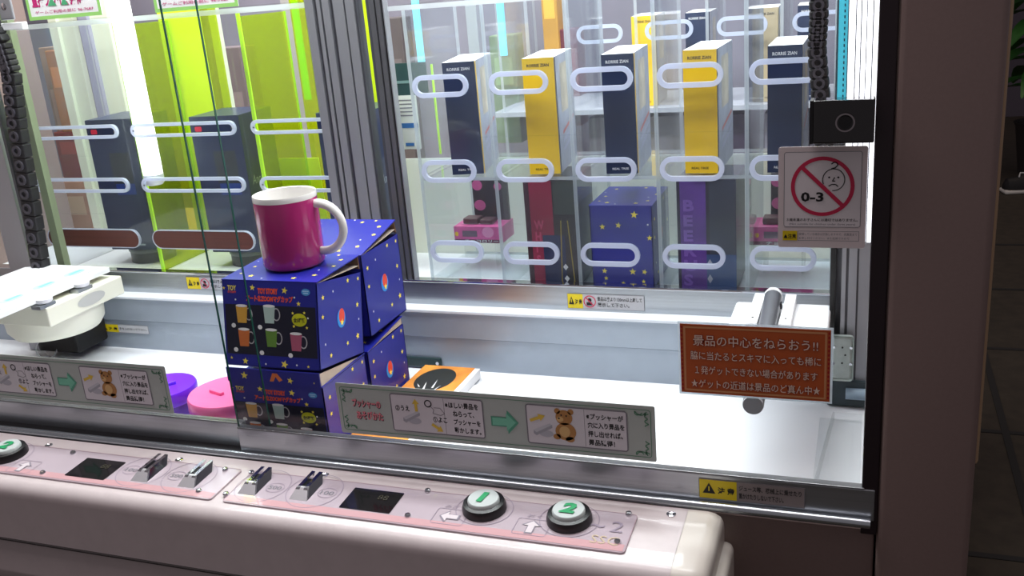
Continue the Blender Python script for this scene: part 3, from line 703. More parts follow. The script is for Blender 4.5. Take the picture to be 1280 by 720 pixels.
# ================================================================== mug and mug boxes
BW, BD, BH = 0.1225, 0.0985, 0.0975
def star_print(f, name, pts, d=0.0004):
    f.poly(name, [star(a, b, r, rot) for a, b, r, rot in pts], YEL, d)
def print_front(t, w, h, dim=1.0):
    f = Face(t, (0, 0, 0), XU, ZU)
    U = lambda a: a * w
    V = lambda b: b * h
    f.rect('dark_panel', U(0.02), V(0.14), U(0.96), V(0.585), NAVYD, 0.0002)
    star_print(f, 'printed_stars', [(U(a), V(b), r, q) for a, b, r, q in ((.33, .925, .0038, .1), (.67, .905, .0042, .2), (.02, .91, .002, 0), (.81, .76, .003, 0), (.21, .06, .0042, .1), (.63, .05, .0050, .3), (.06, .09, .002, 0), (.88, .02 + .02, .002, 0))])
    f.poly('printed_dots', [ellipse(U(a), V(b), .0011, .0011, 8) for a, b in ((.14, .78), (.77, .83), (.43, .04), (.76, .05), (.9, .6))], PAPER, 0.0004)
    org_ = mat('print_orange_red', (236, 84, 40), 0.5)
    f.text('logo_lettering', 'TOY', U(.06), V(.885), U(.095), V(.060), YEL, 0.0005, bold=0.03)
    f.text('logo_lettering', 'STORY', U(.06), V(.855), U(.095), V(.024), org_, 0.0005, bold=0.03)
    f.text('title_lettering', 'TOY STORY', U(.385), V(.855), U(.215), V(.070), org_, 0.0005, bold=0.06)
    f.text('title_lettering', 'アートなZOOMマグカップ', U(.255), V(.765), U(.50), V(.078), org_, 0.0005, bold=0.05, shear=0.2)
    f.ell('blue_badge', U(.89), V(.895), U(.045), V(.04), mat('print_sky_blue', (70, 150, 214), 0.5), 0.0004)
    f.poly('badge_bars', [rrect(U(.858), V(.900), U(.064), V(.012), 0), rrect(U(.866), V(.878), U(.048), V(.012), 0)], mat('print_pale_blue', (170, 206, 236), 0.5), 0.0006)
    cols_ = ((.14, .51, (214, 160, 60), (220, 120, 50)), (.435, .52, (176, 196, 190), (120, 160, 90)), (.15, .235, (206, 110, 50), (214, 90, 40)), (.445, .245, (96, 136, 50), (80, 120, 60)), (.705, .215, (170, 84, 110), (190, 90, 120)))
    for a, b, c, c2 in cols_:
        mm = mat('print_mug_%d_%d' % (c[0], c[1]), c, 0.5)
        o = f.poly('printed_mug', [[(U(a), V(b + .2)), (U(a + .012), V(b)), (U(a + .108), V(b)), (U(a + .125), V(b + .2))]], mm, 0.0005)
        f.ell('mug_mouth', U(a + .0625), V(b + .2), U(.0625), V(.017), PAPER, 0.0006, 18, parent=o)
        f.ring('mug_handle', U(a + .135), V(b + .105), U(.042), V(.075), U(.011), mat('print_pale', (176, 172, 176), 0.5), 0.0004, 20, parent=o)
    f.poly('number_dots', [ellipse(U(a), V(b), U(.024), V(.027), 16) for a, b in ((.105, .475), (.39, .47), (.115, .19), (.395, .17), (.70, .16))], PAPER, 0.0005)
    f.ell('yellow_oval', U(.81), V(.575), U(.078), V(.075), mat('print_lime', (196, 196, 20), 0.5), 0.0004)
    f.text('oval_lettering', '全5種類', U(.75), V(.545), U(.12), V(.055), INK, 0.0006, bold=0.03)
    star_print(f, 'oval_stars', [(U(a), V(b), .002, 0) for a, b in ((.745, .65), (.865, .66), (.75, .50), (.885, .49))], 0.0005)
def print_side(f, w, h, seed):
    rnd = random.Random(seed)
    st = [(.12, .82, .0034), (.68, .94, .0034), (.92, .93, .003), (.10, .60, .0032), (.88, .62, .0036), (.86, .24, .0044), (.62, .20, .0032), (.24, .13, .0032)]
    star_print(f, 'printed_stars', [(a * w, b * h, r, rnd.uniform(-.3, .3)) for a, b, r in st])
    f.poly('printed_dots', [ellipse(a * w, b * h, .0011, .0014, 8) for a, b in ((.34, .86), (.9, .44), (.13, .28), (.5, .5))], PAPER, 0.0004)
    f.ell('emblem_ring', .50 * w, .52 * h, .0092, .0108, mat('print_cyan', (40, 140, 220), 0.5), 0.0004)
    f.ell('emblem_core', .51 * w, .545 * h, .0062, .0088, mat('print_red', (222, 70, 48), 0.5), 0.0005)
    star_print(f, 'emblem_star', [(.51 * w, .47 * h, .0044, 0.2)], 0.0006)
def mug_box(loc, tilt, lid_deg, h, label, front=True, seed=1, rotz=0.0, w=BW, d=BD, side=True, grp='navy mug boxes in the front stack'):
    """origin at the front-left-bottom corner"""
    t = thing('mug_box', label, 'box', loc, (tilt, 0, rotz), group=grp)
    th = 0.0012
    add(t, 'front_panel', bx(0, w, 0, th, 0, h), NAVY)
    add(t, 'back_panel', bx(0, w, d - th, d, 0, h), NAVY)
    add(t, 'side_panel', bx(0, th, 0, d, 0, h - .0005), NAVY)
    add(t, 'side_panel', bx(w - th, w, 0, d, 0, h - .0005), NAVY)
    add(t, 'bottom_panel', bx(0, w, 0, d, 0, th), NAVY)
    # top flap hinged on the front edge, with the raw dust flaps below it
    c, s = math.cos(R(lid_deg)), math.sin(R(lid_deg))
    lid = bx(-0.0005, w + 0.0005, 0, d, 0, th)
    lid.transform(Matrix.Translation((0, 0, h)) @ Matrix.Rotation(R(lid_deg), 4, 'X'))
    lo = add(t, 'top_flap', lid, NAVY)
    fl_ = bx(w - 0.035, w - 0.0008, 0.004, d - 0.004, 0, 0.0006)
    fl_.transform(Matrix.Translation((0, 0, h - 0.0012)) @ Matrix.Rotation(R(lid_deg * 0.45), 4, 'X'))
    add(t, 'dust_flap', fl_, CARD)
    if lid_deg > 2:
        tk = bx(0.002, w - 0.002, d - th, d, -0.016, 0); tk.transform(Matrix.Translation((0, 0, h)) @ Matrix.Rotation(R(lid_deg), 4, 'X'))
        add(t, 'tuck_flap', tk, CARDD)
    lf = Face(t, (0, 0, h + 0.0012), XU, Vector((0, c, s)))
    rnd = random.Random(seed)
    star_print(lf, 'flap_stars', [(a * w, b * d, r, rnd.uniform(-.4, .4)) for a, b, r in ((.25, .13, .0042), (.72, .10, .0038), (.88, .22, .0036), (.93, .55, .0034), (.90, .78, .0036), (.66, .90, .0034), (.12, .45, .003), (.18, .84, .0034), (.8, .95, .0025), (.10, .2, .0025))])
    lf.poly('flap_dots', [ellipse(a * w, b * d, .0012, .0012, 8) for a, b in ((.84, .40), (.4, .06), (.55, .96), (.05, .65))], PAPER, 0.0004)
    if front: print_front(t, w, h)
    if side: print_side(Face(t, (w, 0, 0), YU, ZU), d, h, seed)
    return t
XF = -0.556 - BW
def raised_flap(t, w, z0, z1):
    add(t, 'raised_flap', bx(-0.0006, w - 0.001, -0.0010, 0.0, z0, z1), NAVY)
    f = Face(t, (0, -0.0010, z0), XU, ZU); h = z1 - z0
    star_print(f, 'printed_stars', [(w * .19, h * .5, .0050, .1), (w * .68, h * .35, .0042, .3), (w * .93, h * .3, .0012, 0)])
    f.poly('orange_print', [[(w * .46, h * .2), (w * .50, h * .8), (w * .55, h * .8), (w * .60, h * .35), (w * .56, h * .2), (w * .53, h * .55), (w * .50, h * .2)]], mat('print_orange_soft', (226, 120, 60), 0.5), 0.0004)
L1 = mug_box((XF, 0.024, 0.0), 0.0, 0.6, 0.0885, 'navy starred mug box at front bottom of the stack, resting on the field', True, 1)
L2 = mug_box((XF + 0.001, 0.128, 0.0), 0.0, 6.0, 0.0885, 'navy starred mug box at rear bottom, beside the orange flat box', False, 2)
mug_box((XF, 0.0255, 0.1085), R(-10.4), 11.4, BH, 'navy starred mug box tipped back at front top, carrying the magenta mug', True, 3)
mug_box((XF, 0.1445, 0.1020), 0.0, 10.5, 0.1025, 'navy starred mug box at rear top of the stack, flap ajar', False, 4)
raised_flap(L1, BW, 0.0895, 0.1065)
add(L1, 'dust_flap', prism([(BW - 0.0022, 0.0015, 0.0898), (BW - 0.0022, 0.0900, 0.0898), (BW - 0.0022, 0.0015, 0.1050)], (0.0008, 0, 0)), CARD)
add(L2, 'dust_flap', prism([(BW - 0.0022, 0.0015, 0.0890), (BW - 0.0022, 0.0970, 0.0890), (BW - 0.0022, 0.0970, 0.0982), (BW - 0.0022, 0.0015, 0.0893)], (0.0008, 0, 0)), CARD)
# the mug
mg = thing('mug', 'magenta mug with white inside and white handle on top of the boxes', 'mug', (-0.6175, 0.1005, 0.2085))
mg.scale = (0.895, 0.895, 0.975)
add(mg, 'mug_wall', lathe([(0.0, 0.0), (0.0375, 0.0), (0.0392, 0.0018), (0.0398, 0.004), (0.0403, 0.079)], 56), MAG, smooth=True)
add(mg, 'mug_lining', lathe([(0.0403, 0.079), (0.0404, 0.0835), (0.0398, 0.0852), (0.0385, 0.0845), (0.0378, 0.081), (0.0368, 0.006), (0.034, 0.0035), (0, 0.003)], 56), CERAM, smooth=True)
hp = []
for k in range(21):
    t_ = R(112 - 224 * k / 20)
    hp.append((0.0385 + 0.0055 + 0.0320 * max(math.cos(t_), -0.35), 0.004, 0.0435 + 0.0285 * math.sin(t_) * (1.0)))
hp[0] = (0.0385, 0.0035, 0.0690); hp[-1] = (0.0385, 0.0035, 0.0175)
add(mg, 'handle', tube(hp, 0.0043, 12, flat=1.25), CERAM, smooth=True)

# ================================================================== items on the field
def tub(px, py, ztop, r, m, md, label, bars):
    p = Pz(px, py, ztop)
    t = thing('plastic_tub', label, 'tub', (p.x, p.y, 0.0005), group='round plastic tubs on the field')
    h = ztop - 0.0005
    add(t, 'tub_body', lathe([(0, 0), (r * 0.90, 0), (r * 0.94, h * 0.55), (0, h * 0.55)], 40), md, smooth=True)
    add(t, 'lid', lathe([(r * 0.97, h * 0.5), (r, h * 0.55), (r, h * 0.93), (r * 0.97, h), (r * 0.9, h * 0.985), (0, h * 0.985)], 44), m, smooth=True)
    for (a, b, L, ang) in bars:
        q = bx(-L / 2, L / 2, -0.0028, 0.0028, 0, 0.0040, 0.0008); q.transform(Matrix.Translation((a, b, h * 0.985)) @ Matrix.Rotation(R(ang), 4, 'Z'))
        add(t, 'lid_rib', q, m)
tub(287, 488, 0.040, 0.0520, mat('tub_pink', (246, 112, 168), 0.3), mat('tub_rose', (206, 60, 100), 0.3), 'pink round plastic tub between purple tub and boxes', [(-0.012, -0.010, 0.024, -18), (0.012, 0.024, 0.022, -18)])
tub(203, 482, 0.036, 0.0430, mat('tub_purple', (112, 40, 226), 0.3), mat('tub_purple_dark', (80, 24, 160), 0.3), 'purple round plastic tub behind the left instruction sign', [(0.006, 0.002, 0.022, 52), (-0.02, 0.0, 0.02, 52)])
tub(240, 524, 0.020, 0.0200, mat('tub_violet', (92, 40, 170), 0.3), mat('tub_violet_dark', (70, 26, 130), 0.3), 'small dark purple tub half hidden behind the front rail', [])
p = Pz(282, 522, 0.012)
g = thing('gold_ribbon', 'looped gold ribbon lying in front of the pink tub', 'ribbon', (p.x, p.y, 0.001))
add(g, 'ribbon_loop', tube([(-0.018 + 0.012 * math.cos(t), 0.004 + 0.008 * math.sin(t), 0.004 + 0.003 * math.sin(2 * t)) for t in [k * 0.5 for k in range(13)]], 0.0026, 8), mat('gold_foil', (226, 182, 50), 0.25, 0.6), smooth=True)
add(g, 'ribbon_tail', tube([(-0.008, 0.004, 0.004), (0.006, 0.012, 0.010), (0.020, 0.020, 0.006), (0.034, 0.022, 0.004)], 0.0024, 8), MATS['gold_foil'], smooth=True)
rp = Pz(284, 530, 0.006)
tag(add(None, 'red_pouch', bx(rp.x - 0.014, rp.x + 0.014, rp.y - 0.004, rp.y + 0.014, 0.0004, 0.009, 0.0035, 3), mat('pouch_red', (206, 34, 40), 0.45), smooth=True), 'small red pouch under the gold ribbon by the boxes', 'pouch')
# flat orange box on the field, right of the stack
fb = thing('flat_box', 'flat orange printed box lying right of the dark blue boxes', 'box', (-0.51, 0.165, 0.0))
add(fb, 'box_body', bx(-0.552, -0.472, 0.060, 0.270, 0.0003, 0.013, 0.0006), PAPER, world=True)
f = Face(fb, (-0.552, 0.060, 0.013), XU, YU, world=True)
f.rect('orange_print', 0, 0, 0.073, 0.210, mat('print_fire_orange', (238, 146, 60), 0.4, grain=0.35, gscale=28), 0.0003)
f.ell('dark_disc', 0.034, 0.166, 0.026, 0.036, mat('print_charcoal', (44, 46, 44), 0.4), 0.0005)
f.poly('white_streaks', [[(0.030, 0.135), (0.033, 0.135), (0.026, 0.158)], [(0.040, 0.140), (0.043, 0.140), (0.038, 0.166)], [(0.046, 0.135), (0.048, 0.136), (0.050, 0.150)], [(0.022, 0.140), (0.024, 0.141), (0.016, 0.150)]], PAPER, 0.0007)
# clear cup on the left
p = Pz(64, 447, 0.0)
c = thing('plastic_cup', 'clear plastic cup tipped over below the left pusher', 'cup', (p.x, p.y, 0.014), (R(68), 0, R(35)))
CLR = clear('clear_cup_plastic', (253, 254, 254), 0.04, (250, 250, 252), 1.4, 0.1)
add(c, 'cup_wall', lathe([(0.010, -0.014), (0.0105, -0.012), (0.0145, 0.016), (0.0137, 0.016), (0.0098, -0.012)], 28), CLR, smooth=True)
add(c, 'cup_rim', lathe([(0.0142, 0.0155), (0.0156, 0.016), (0.0156, 0.0172), (0.0142, 0.0172)], 28), ACRE, smooth=True)
# clear guide plate at right
gd = thing('acrylic_guide', 'thin clear acrylic guide tray on the white field at right', 'tray', (-0.02, 0.13, 0.0))
add(gd, 'guide_base', bx(-0.040, 0.0045, 0.03, 0.222, 0.0004, 0.0022), CLR, world=True)
add(gd, 'guide_wall', prism([(-0.041, 0.03, 0.0004), (-0.039, 0.03, 0.0004), (-0.0245, 0.222, 0.0004), (-0.0265, 0.222, 0.0004)], (0, 0, 0.010)), CLR, world=True)
add(gd, 'guide_wall', bx(-0.0265, 0.0045, 0.2205, 0.222, 0.0004, 0.010), CLR, world=True)

# ================================================================== pushers
pr = thing('pusher', 'white pusher with grey rod, behind the orange notice at right', 'pusher', (-0.09, 0.2, 0.09))
add(pr, 'housing_plate', bx(-0.140, -0.0325, 0.090, 0.285, 0.100, 0.116, 0.004, 3), WHITE, world=True, smooth=True)
for x0, x1 in ((-0.1185, -0.1060), (-0.0835, -0.0710)):
    o = add(pr, 'guide_block', bx(x0, x1, 0.190, 0.289, 0.116, 0.1255, 0.001), WHITE, world=True)
    add(o, 'bolt_hole', cyl(((x0 + x1) / 2, 0.206, 0.1255), ((x0 + x1) / 2, 0.206, 0.1259), 0.0014, n=10), INK, world=True)
add(pr, 'rod', cyl((-0.0925, 0.030, 0.104), (-0.0955, 0.262, 0.130), 0.0098, n=28), RODG, world=True, smooth=True)
add(pr, 'rod_end', cyl((-0.09248, 0.0275, 0.1038), (-0.0925, 0.0302, 0.104), 0.0094, 0.0099, n=28), RODD, world=True, smooth=True)
add(pr, 'rear_cap', lathe([(0.0098, 0.0), (0.0104, 0.004), (0.0092, 0.010), (0.0055, 0.014), (0, 0.0152)], 28, (-0.0955, 0.266, 0.125)), WHITE, world=True, smooth=True)
for z in (0.2, 0.6, 0.9):
    q = Vector((-0.0925, 0.030, 0.104)).lerp(Vector((-0.0955, 0.262, 0.130)), z)
    add(pr, 'rod_clip', bx(q.x + 0.008, q.x + 0.0112, q.y, q.y + 0.008, q.z - 0.003, q.z + 0.003), BLACKM, world=True)

pl = thing('pusher', 'cream pusher head with white top plate and oval recess at far left', 'pusher', (-1.12, 0.18, 0.06))
zt = 0.133
A = Pz(65, 386, zt - 0.008); B_ = Pz(145, 344, zt - 0.008)
xr = (A.x + B_.x) / 2
add(pl, 'head_body', bx(-1.215, xr, A.y, B_.y, 0.097, zt - 0.008, 0.002), CREAM, world=True)
add(pl, 'round_base', lathe([(0, 0.060), (0.046, 0.060), (0.060, 0.064), (0.067, 0.074), (0.069, 0.101), (0, 0.101)], 44, (xr - 0.072, (A.y + B_.y) / 2 + 0.004, 0)), CREAM, world=True, smooth=True)
add(pl, 'support_arm', bx(xr - 0.150, xr - 0.070, B_.y - 0.045, 0.2935, 0.012, 0.092, 0.004), BLACKM, world=True)
f = Face(pl, (xr, A.y, 0.097), YU, ZU, world=True)
f.ell('oval_recess', (B_.y - A.y) * 0.55, 0.0140, 0.027, 0.0085, mat('recess_grey', (188, 188, 184), 0.5), 0.0004, 32)
a0 = Pz(0, 396, zt); a1 = Pz(133, 333, zt)
tp = prism([(-1.205, -0.02 + 0.06, zt), (xr - 0.012, 0.04, zt), (xr - 0.012, B_.y - 0.008, zt), (-1.16, B_.y - 0.004, zt), (-1.205, B_.y - 0.02, zt)], (0, 0, 0.007))
add(pl, 'top_plate', tp, WHITE, world=True)
f = Face(pl, (xr - 0.012, 0.04, zt + 0.007), YU, -XU, world=True)
PC = mat('pale_cyan_print', (120, 190, 214), 0.5)
f.line('cyan_rule', [(0.0, 0.014), (0.22, 0.014)], 0.0022, PC, 0.0003)
for k in range(4):
    f.ell('cyan_mark', 0.02 + 0.058 * k, 0.036, 0.019, 0.011, mat('paler_cyan_print', (176, 214, 226), 0.5), 0.0004)
    f.rect('cyan_mark_bar', 0.010 + 0.058 * k, 0.033, 0.026, 0.006, PC, 0.0006)
for yy in (0.135, 0.205):
    add(pl, 'hinge_roller', lathe([(0, 0), (0.010, 0), (0.0115, 0.002), (0.0115, 0.006), (0.008, 0.0085), (0, 0.009)], 24, (xr - 0.010, yy, zt - 0.002)), WHITE, world=True, smooth=True)
    add(pl, 'hinge_shaft', bx(xr - 0.018, xr - 0.002, yy - 0.016, yy + 0.012, zt - 0.008, zt - 0.003), STEEL, world=True)

# ================================================================== acrylic display cases behind the field
def slot_panel(parent, x0, x1, z0, z1, sx0, sw, sz0, sh, y, rim_w, holes=False, fill=None):
    inner = stadium(sx0 + sw / 2, sz0 + sh / 2, sw, sh)
    add(parent, 'front_sheet', ringprism(rect_loop_for(inner, x0, x1, z0, z1), inner, y, y + 0.003), ACR, world=True)
    hole = stadium(sx0 + sw / 2, sz0 + sh / 2, sw - 2 * rim_w, sh - 2 * rim_w)
    o = add(parent, 'slot_rim', ringprism(inner, hole, y - 0.0012, y + 0.0034), RIM, world=True)
    if holes:
        for xx in (sx0 + rim_w * 1.15, sx0 + sw - rim_w * 1.15):
            add(o, 'rim_screw', cyl((xx, y - 0.0018, sz0 + sh / 2), (xx, y - 0.001, sz0 + sh / 2), 0.0012, n=8), ALUD, world=True)
    if fill:
        add(parent, 'slot_filler', prism([(p[0], y - 0.0004, p[1]) for p in hole], (0, 0.003, 0)), fill, world=True)
def acr_box(parent, name, x0, x1, y0, y1, z0, z1, edge='front', m=None, me=None):
    bm = bx(x0, x1, y0, y1, z0, z1)
    o = add(parent, name, bm, [m or ACR, me or ACRE], world=True)
    for p in o.data.polygons:
        if edge == 'front' and abs(p.normal.y) > 0.9: p.material_index = 1
    return o
yc = 0.330
case = thing('acrylic_case', 'clear acrylic display case with oval hand slots and five columns', 'display case', (-0.3, 0.42, 0.10))
PIT = 0.1063; SX = -0.5545
ZR = (0.1405, 0.2510, 0.3625)
ROWZ = ((0.1195, 0.2515), (0.2575, 0.362 + 0.104), )
for i in range(5):
    x0 = SX + i * PIT
    slot_panel(case, x0 - 0.003, x0 + PIT - 0.003, 0.1195, 0.195, x0, 0.0775, ZR[0], 0.0305, yc, 0.0060)
    slot_panel(case, x0 - 0.003, x0 + PIT - 0.003, 0.195, 0.310, x0, 0.0775, ZR[1], 0.0300, yc, 0.0060)
    slot_panel(case, x0 - 0.003, x0 + PIT - 0.003, 0.310, 0.472, x0, 0.0775, ZR[2], 0.0285, yc, 0.0060)
for i in range(6):
    x0 = SX + i * PIT - 0.003
    if i == 5: x0 = -0.0345
    acr_box(case, 'divider', x0 - 0.0025, x0 + 0.0025, yc + 0.0035, 0.500, 0.1015, 0.2525)
    acr_box(case, 'divider', x0 - 0.0025, x0 + 0.0025, yc + 0.0035, 0.500, 0.2575, 0.4725)
acr_box(case, 'shelf', -0.560, -0.032, yc + 0.0035, 0.500, 0.2528, 0.2572)
acr_box(case, 'shelf', -0.575, -0.032, yc - 0.004, 0.500, 0.4730, 0.4790)
acr_box(case, 'bottom_sheet', -0.575, -0.032, yc + 0.0035, 0.500, 0.1010, 0.1050)

# tall figure boxes on the upper shelf
def figure_box(loc, rotz, w, d, h, mf, ms, mtop, mtxt, label, grp, txt=True, edge=None):
    t = thing('figure_box', label, 'box', loc, (0, 0, rotz), group=grp)
    add(t, 'carton', bx(0, w, 0, d, 0, h, 0.0004), mtop)
    f = Face(t, (0, 0, 0), XU, ZU); f.rect('front_print', 0, 0, w, h, mf, 0.0004)
    s = Face(t, (w, 0, 0), YU, ZU)
    s.rect('side_print', 0.006, 0, d - 0.006, h, ms, 0.0004)
    s.rect('spine_stripe', 0, 0, 0.006, h, edge or mf, 0.0005)
    for k in range(3):
        s.poly('side_stripe', [[(0.03, h * (.16 + .075 * k)), (d * .9, h * (.24 + .075 * k)), (d * .9, h * (.27 + .075 * k)), (0.03, h * (.19 + .075 * k))]], mat('side_red_stripe', (196, 120, 116), 0.5) if k == 2 else mat('side_lilac_stripe', (176, 178, 200), 0.5), 0.0006)
    s.rect('side_panel_print', 0.03, h * .50, d * 0.45, h * 0.42, mat('side_tan_print', (196, 186, 168), 0.5, grain=0.25, gscale=40), 0.0006)
    if txt:
        f.text('title_lettering', 'RORRIE ZIAN', w * .14, h * .925, w * .70, h * .026, mtxt, 0.0007, bold=0.02)
        f.text('small_lettering', 'REAL TREE', w * .20, h * .035, w * .52, h * .018, mtxt, 0.0007, bold=0.01)
    return t
g1 = 'tall figure boxes on the upper shelf'
zsh = 0.2575
specs = ((-0.5175, 0.347, 11, 0.0425, DBLUE, YELB, 'first tall navy figure box on upper shelf, at the left end'),
         (-0.4080, 0.346, 6, 0.0405, YELB, DBLUE, 'tall yellow figure box on upper shelf, nearer the left end'),
         (-0.3060, 0.345, 4, 0.0395, DBLUE, YELB, 'tall navy figure box in the middle of the upper shelf'),
         (-0.2070, 0.345, -1, 0.0395, YELB, DBLUE, 'tall yellow figure box on upper shelf, second from the right'),
         (-0.1100, 0.345, 0, 0.0385, DBLUE, mat('foil_gold', (214, 196, 140), 0.3, 0.5), 'last tall navy figure box on upper shelf, above the age sign'))
for x, y, a, w, mf, me_, lb in specs:
    figure_box((x, y, zsh), R(a), w, 0.120, 0.1465, mf, LBLUE, PAPER, PAPER if mf is DBLUE else INK, lb, g1, edge=me_)

# lower row
pb = thing('figure_box', 'dark box with crimson left strip on the lower shelf, left of mug box', 'box', (-0.4205, 0.350, 0.1052), (0, 0, R(1)))
add(pb, 'carton', bx(0, 0.069, 0, 0.09, 0, 0.143, 0.0004), mat('box_charcoal_print', (40, 34, 40), 0.35, coat=0.2))
f = Face(pb, (0, 0, 0), XU, ZU)
f.rect('crimson_strip', 0.0, 0, 0.038, 0.143, mat('print_crimson', (140, 22, 58), 0.4), 0.0004)
f.rect('dark_edge', 0.0, 0, 0.007, 0.143, mat('print_wine', (58, 14, 30), 0.4), 0.0006)
f.text('title_lettering', 'W\nH\nI\nS', 0.011, 0.030, 0.014, 0.060, mat('print_rose', (186, 60, 96), 0.4), 0.0007, bold=0.04)
f.rect('navy_patch', 0.022, 0, 0.030, 0.070, mat('print_ink_navy', (30, 40, 78), 0.4), 0.0006)
f.poly('gold_line', [[(0.044, 0.0), (0.0455, 0.0), (0.049, 0.090), (0.0475, 0.090)], [(0.062, 0.0), (0.0635, 0.0), (0.058, 0.090), (0.0565, 0.090)]], mat('print_old_gold', (150, 130, 52), 0.4), 0.0008)
f.poly('diamond_marks', [[(0.051, 0.022), (0.0545, 0.0265), (0.051, 0.031), (0.0475, 0.0265)], [(0.052, 0.006), (0.0555, 0.0105), (0.052, 0.015), (0.0485, 0.0105)]], PAPER, 0.0009)
f.rect('grey_field', 0.040, 0.098, 0.028, 0.045, mat('print_dull_green', (58, 66, 62), 0.4), 0.0006)
pb = thing('figure_box', 'dark violet box with purple lettering on the lower shelf beside the mug box', 'box', (-0.2200, 0.350, 0.1052))
add(pb, 'carton', bx(0, 0.0725, 0, 0.09, 0, 0.143, 0.0004), mat('box_violet_black_print', (34, 28, 48), 0.35, coat=0.2))
f = Face(pb, (0, 0, 0), XU, ZU)
f.rect('purple_strip', 0.004, 0, 0.032, 0.143, mat('print_purple', (88, 44, 134), 0.4, grain=0.3, gscale=22), 0.0004)
f.text('title_lettering', 'B\nE\nE\nR\nU\nS', 0.007, 0.006, 0.017, 0.112, mat('print_lilac', (124, 84, 172), 0.4), 0.0006, bold=0.04)
f.rect('blue_field', 0.036, 0, 0.0365, 0.048, mat('print_steel_blue', (48, 74, 118), 0.4, grain=0.2, gscale=20), 0.0004)
f.rect('dark_slate_field', 0.040, 0.048, 0.0325, 0.095, mat('print_slate', (46, 50, 66), 0.4, grain=0.25, gscale=18), 0.0004)
f.poly('diamond_marks', [[(0.040, 0.030), (0.0435, 0.036), (0.040, 0.042), (0.0365, 0.036)], [(0.040, 0.010), (0.0435, 0.016), (0.040, 0.022), (0.0365, 0.016)]], mat('print_silver', (170, 172, 184), 0.4), 0.0008)
sm = mug_box((-0.3335, 0.352, 0.1055), 0.0, 0.0, 0.1085, 'navy starred mug box shown in the acrylic case, middle of the lower row', False, 7, w=0.0815, d=0.108, side=True, grp='mug boxes in the case')
f = Face(sm, (0, 0, 0), XU, ZU)
star_print(f, 'printed_stars', [(a * 0.0815, b * 0.1085, r, q) for a, b, r, q in ((.72, .90, .0052, .1), (.20, .75, .0042, 0), (.46, .77, .0042, .2), (.20, .20, .0040, .1), (.66, .20, .0048, 0), (.22, .11, .0032, 0), (.85, .20, .004, .3), (.5, .05, .003, .2), (.83, .08, .003, 0), (.95, .62, .004, 0))])
f.poly('printed_dots', [ellipse(a * 0.0815, b * 0.1085, .0012, .0012, 8) for a, b in ((.16, .55), (.93, .78), (.4, .3))], PAPER, 0.0004)
# pink toy truck boxes on clear stands
def truck_box(u, v, y, label, s=1.0):
    p = Py(u, v, y)
    t = thing('toy_box', label, 'toy box', p, group='pink toy boxes at the ends of the lower shelf')
    pk = mat('toy_pink', (226, 96, 160), 0.4, grain=0.12, gscale=60); pk2 = mat('toy_pink_light', (240, 150, 196), 0.4)
    add(t, 'pink_tray', prism([(0, 0, 0), (0.074, 0, 0), (0.074, 0, 0.024), (0, 0, 0.024)], (0, 0.05, 0)), pk)
    add(t, 'backing_card', bx(0.018, 0.072, 0.040, 0.046, 0.024, 0.086), mat('toy_dark_card', (52, 34, 40), 0.45, grain=0.2))
    f = Face(t, (0, 0, 0), XU, ZU)
    f.rect('grey_grille_print', 0.013, 0.009, 0.023, 0.009, mat('toy_grey', (120, 92, 112), 0.5), 0.0004)
    f.rect('dark_base_print', 0, 0, 0.074, 0.005, mat('toy_maroon', (110, 40, 70), 0.5), 0.0004)
    f.ell('pink_heart_print', 0.053, 0.016, 0.009, 0.008, pk2, 0.0005)
    f.ell('yellow_lamp_print', 0.004, 0.013, 0.0028, 0.0035, YELB, 0.0005)
    f.text('lettering', 'チョコロリー', 0.016, 0.0008, 0.052, 0.004, PAPER, 0.0006, bold=0.02)
    add(t, 'brown_seat', bx(0.010, 0.034, 0.012, 0.034, 0.024, 0.033, 0.002), mat('toy_brown', (92, 62, 62), 0.5))
    add(t, 'brown_seat', bx(0.036, 0.056, 0.012, 0.034, 0.024, 0.031, 0.002), MATS['toy_brown'])
    fb_ = Face(t, (0.018, 0.040, 0.024), XU, ZU)
    fb_.poly('pink_heart_print', [ellipse(0.008, 0.052, 0.008, 0.008, 20), ellipse(0.010, 0.022, 0.009, 0.008, 20), ellipse(0.040, 0.050, 0.006, 0.006, 20)], MATS['toy_pink'], 0.0004)
    for xx in (0.012, 0.060):
        add(t, 'clear_stand', bx(xx, xx + 0.003, 0.004, 0.044, -(p.z - 0.1052), -0.0002), CLR)
truck_box(569, 303, 0.425, 'pink toy truck box with dark backing card at left end of the lower shelf')
truck_box(942, 306, 0.425, 'pink toy truck box half hidden behind the age sign at lower right')

# notices standing inside the case, at its left end
t = thing('notice_card', 'dark teal card above white printed notice, seen behind the case left end', 'card', Py(505, 200, 0.50))
a0 = Py(482, 80, 0.50); a1 = Py(536, 118, 0.50); a2 = Py(530, 186, 0.50)
add(t, 'teal_card', bx(a0.x - 0.015, a1.x, 0.4995, 0.5015, a1.z, a0.z), mat('dark_teal_card', (36, 66, 66), 0.45), world=True)
add(t, 'white_notice', bx(a0.x - 0.005, a2.x - 0.004, 0.4990, 0.5010, a2.z, a1.z), mat('notice_white', (214, 216, 208), 0.5), world=True)
f = Face(t, (a0.x - 0.005, 0.499, a2.z), XU, ZU, world=True)
hN = a1.z - a2.z; wN = a2.x - a0.x
f.rect('blue_bar', wN * .25, hN * .40, wN * .75, hN * .09, mat('notice_blue', (58, 110, 170), 0.5), 0.0005)
f.poly('text_rows', [rrect(wN * .2, hN * (.62 + .07 * k), wN * .75, hN * .022, 0) for k in range(5)], GREY, 0.0005)
f.rect('orange_bar', wN * .18, hN * .55, wN * .2, hN * .05, mat('notice_orange_bar', (220, 160, 100), 0.5), 0.0005)
f.rect('blue_mark', wN * .5, hN * .06, wN * .3, hN * .06, MATS['notice_blue'], 0.0005)
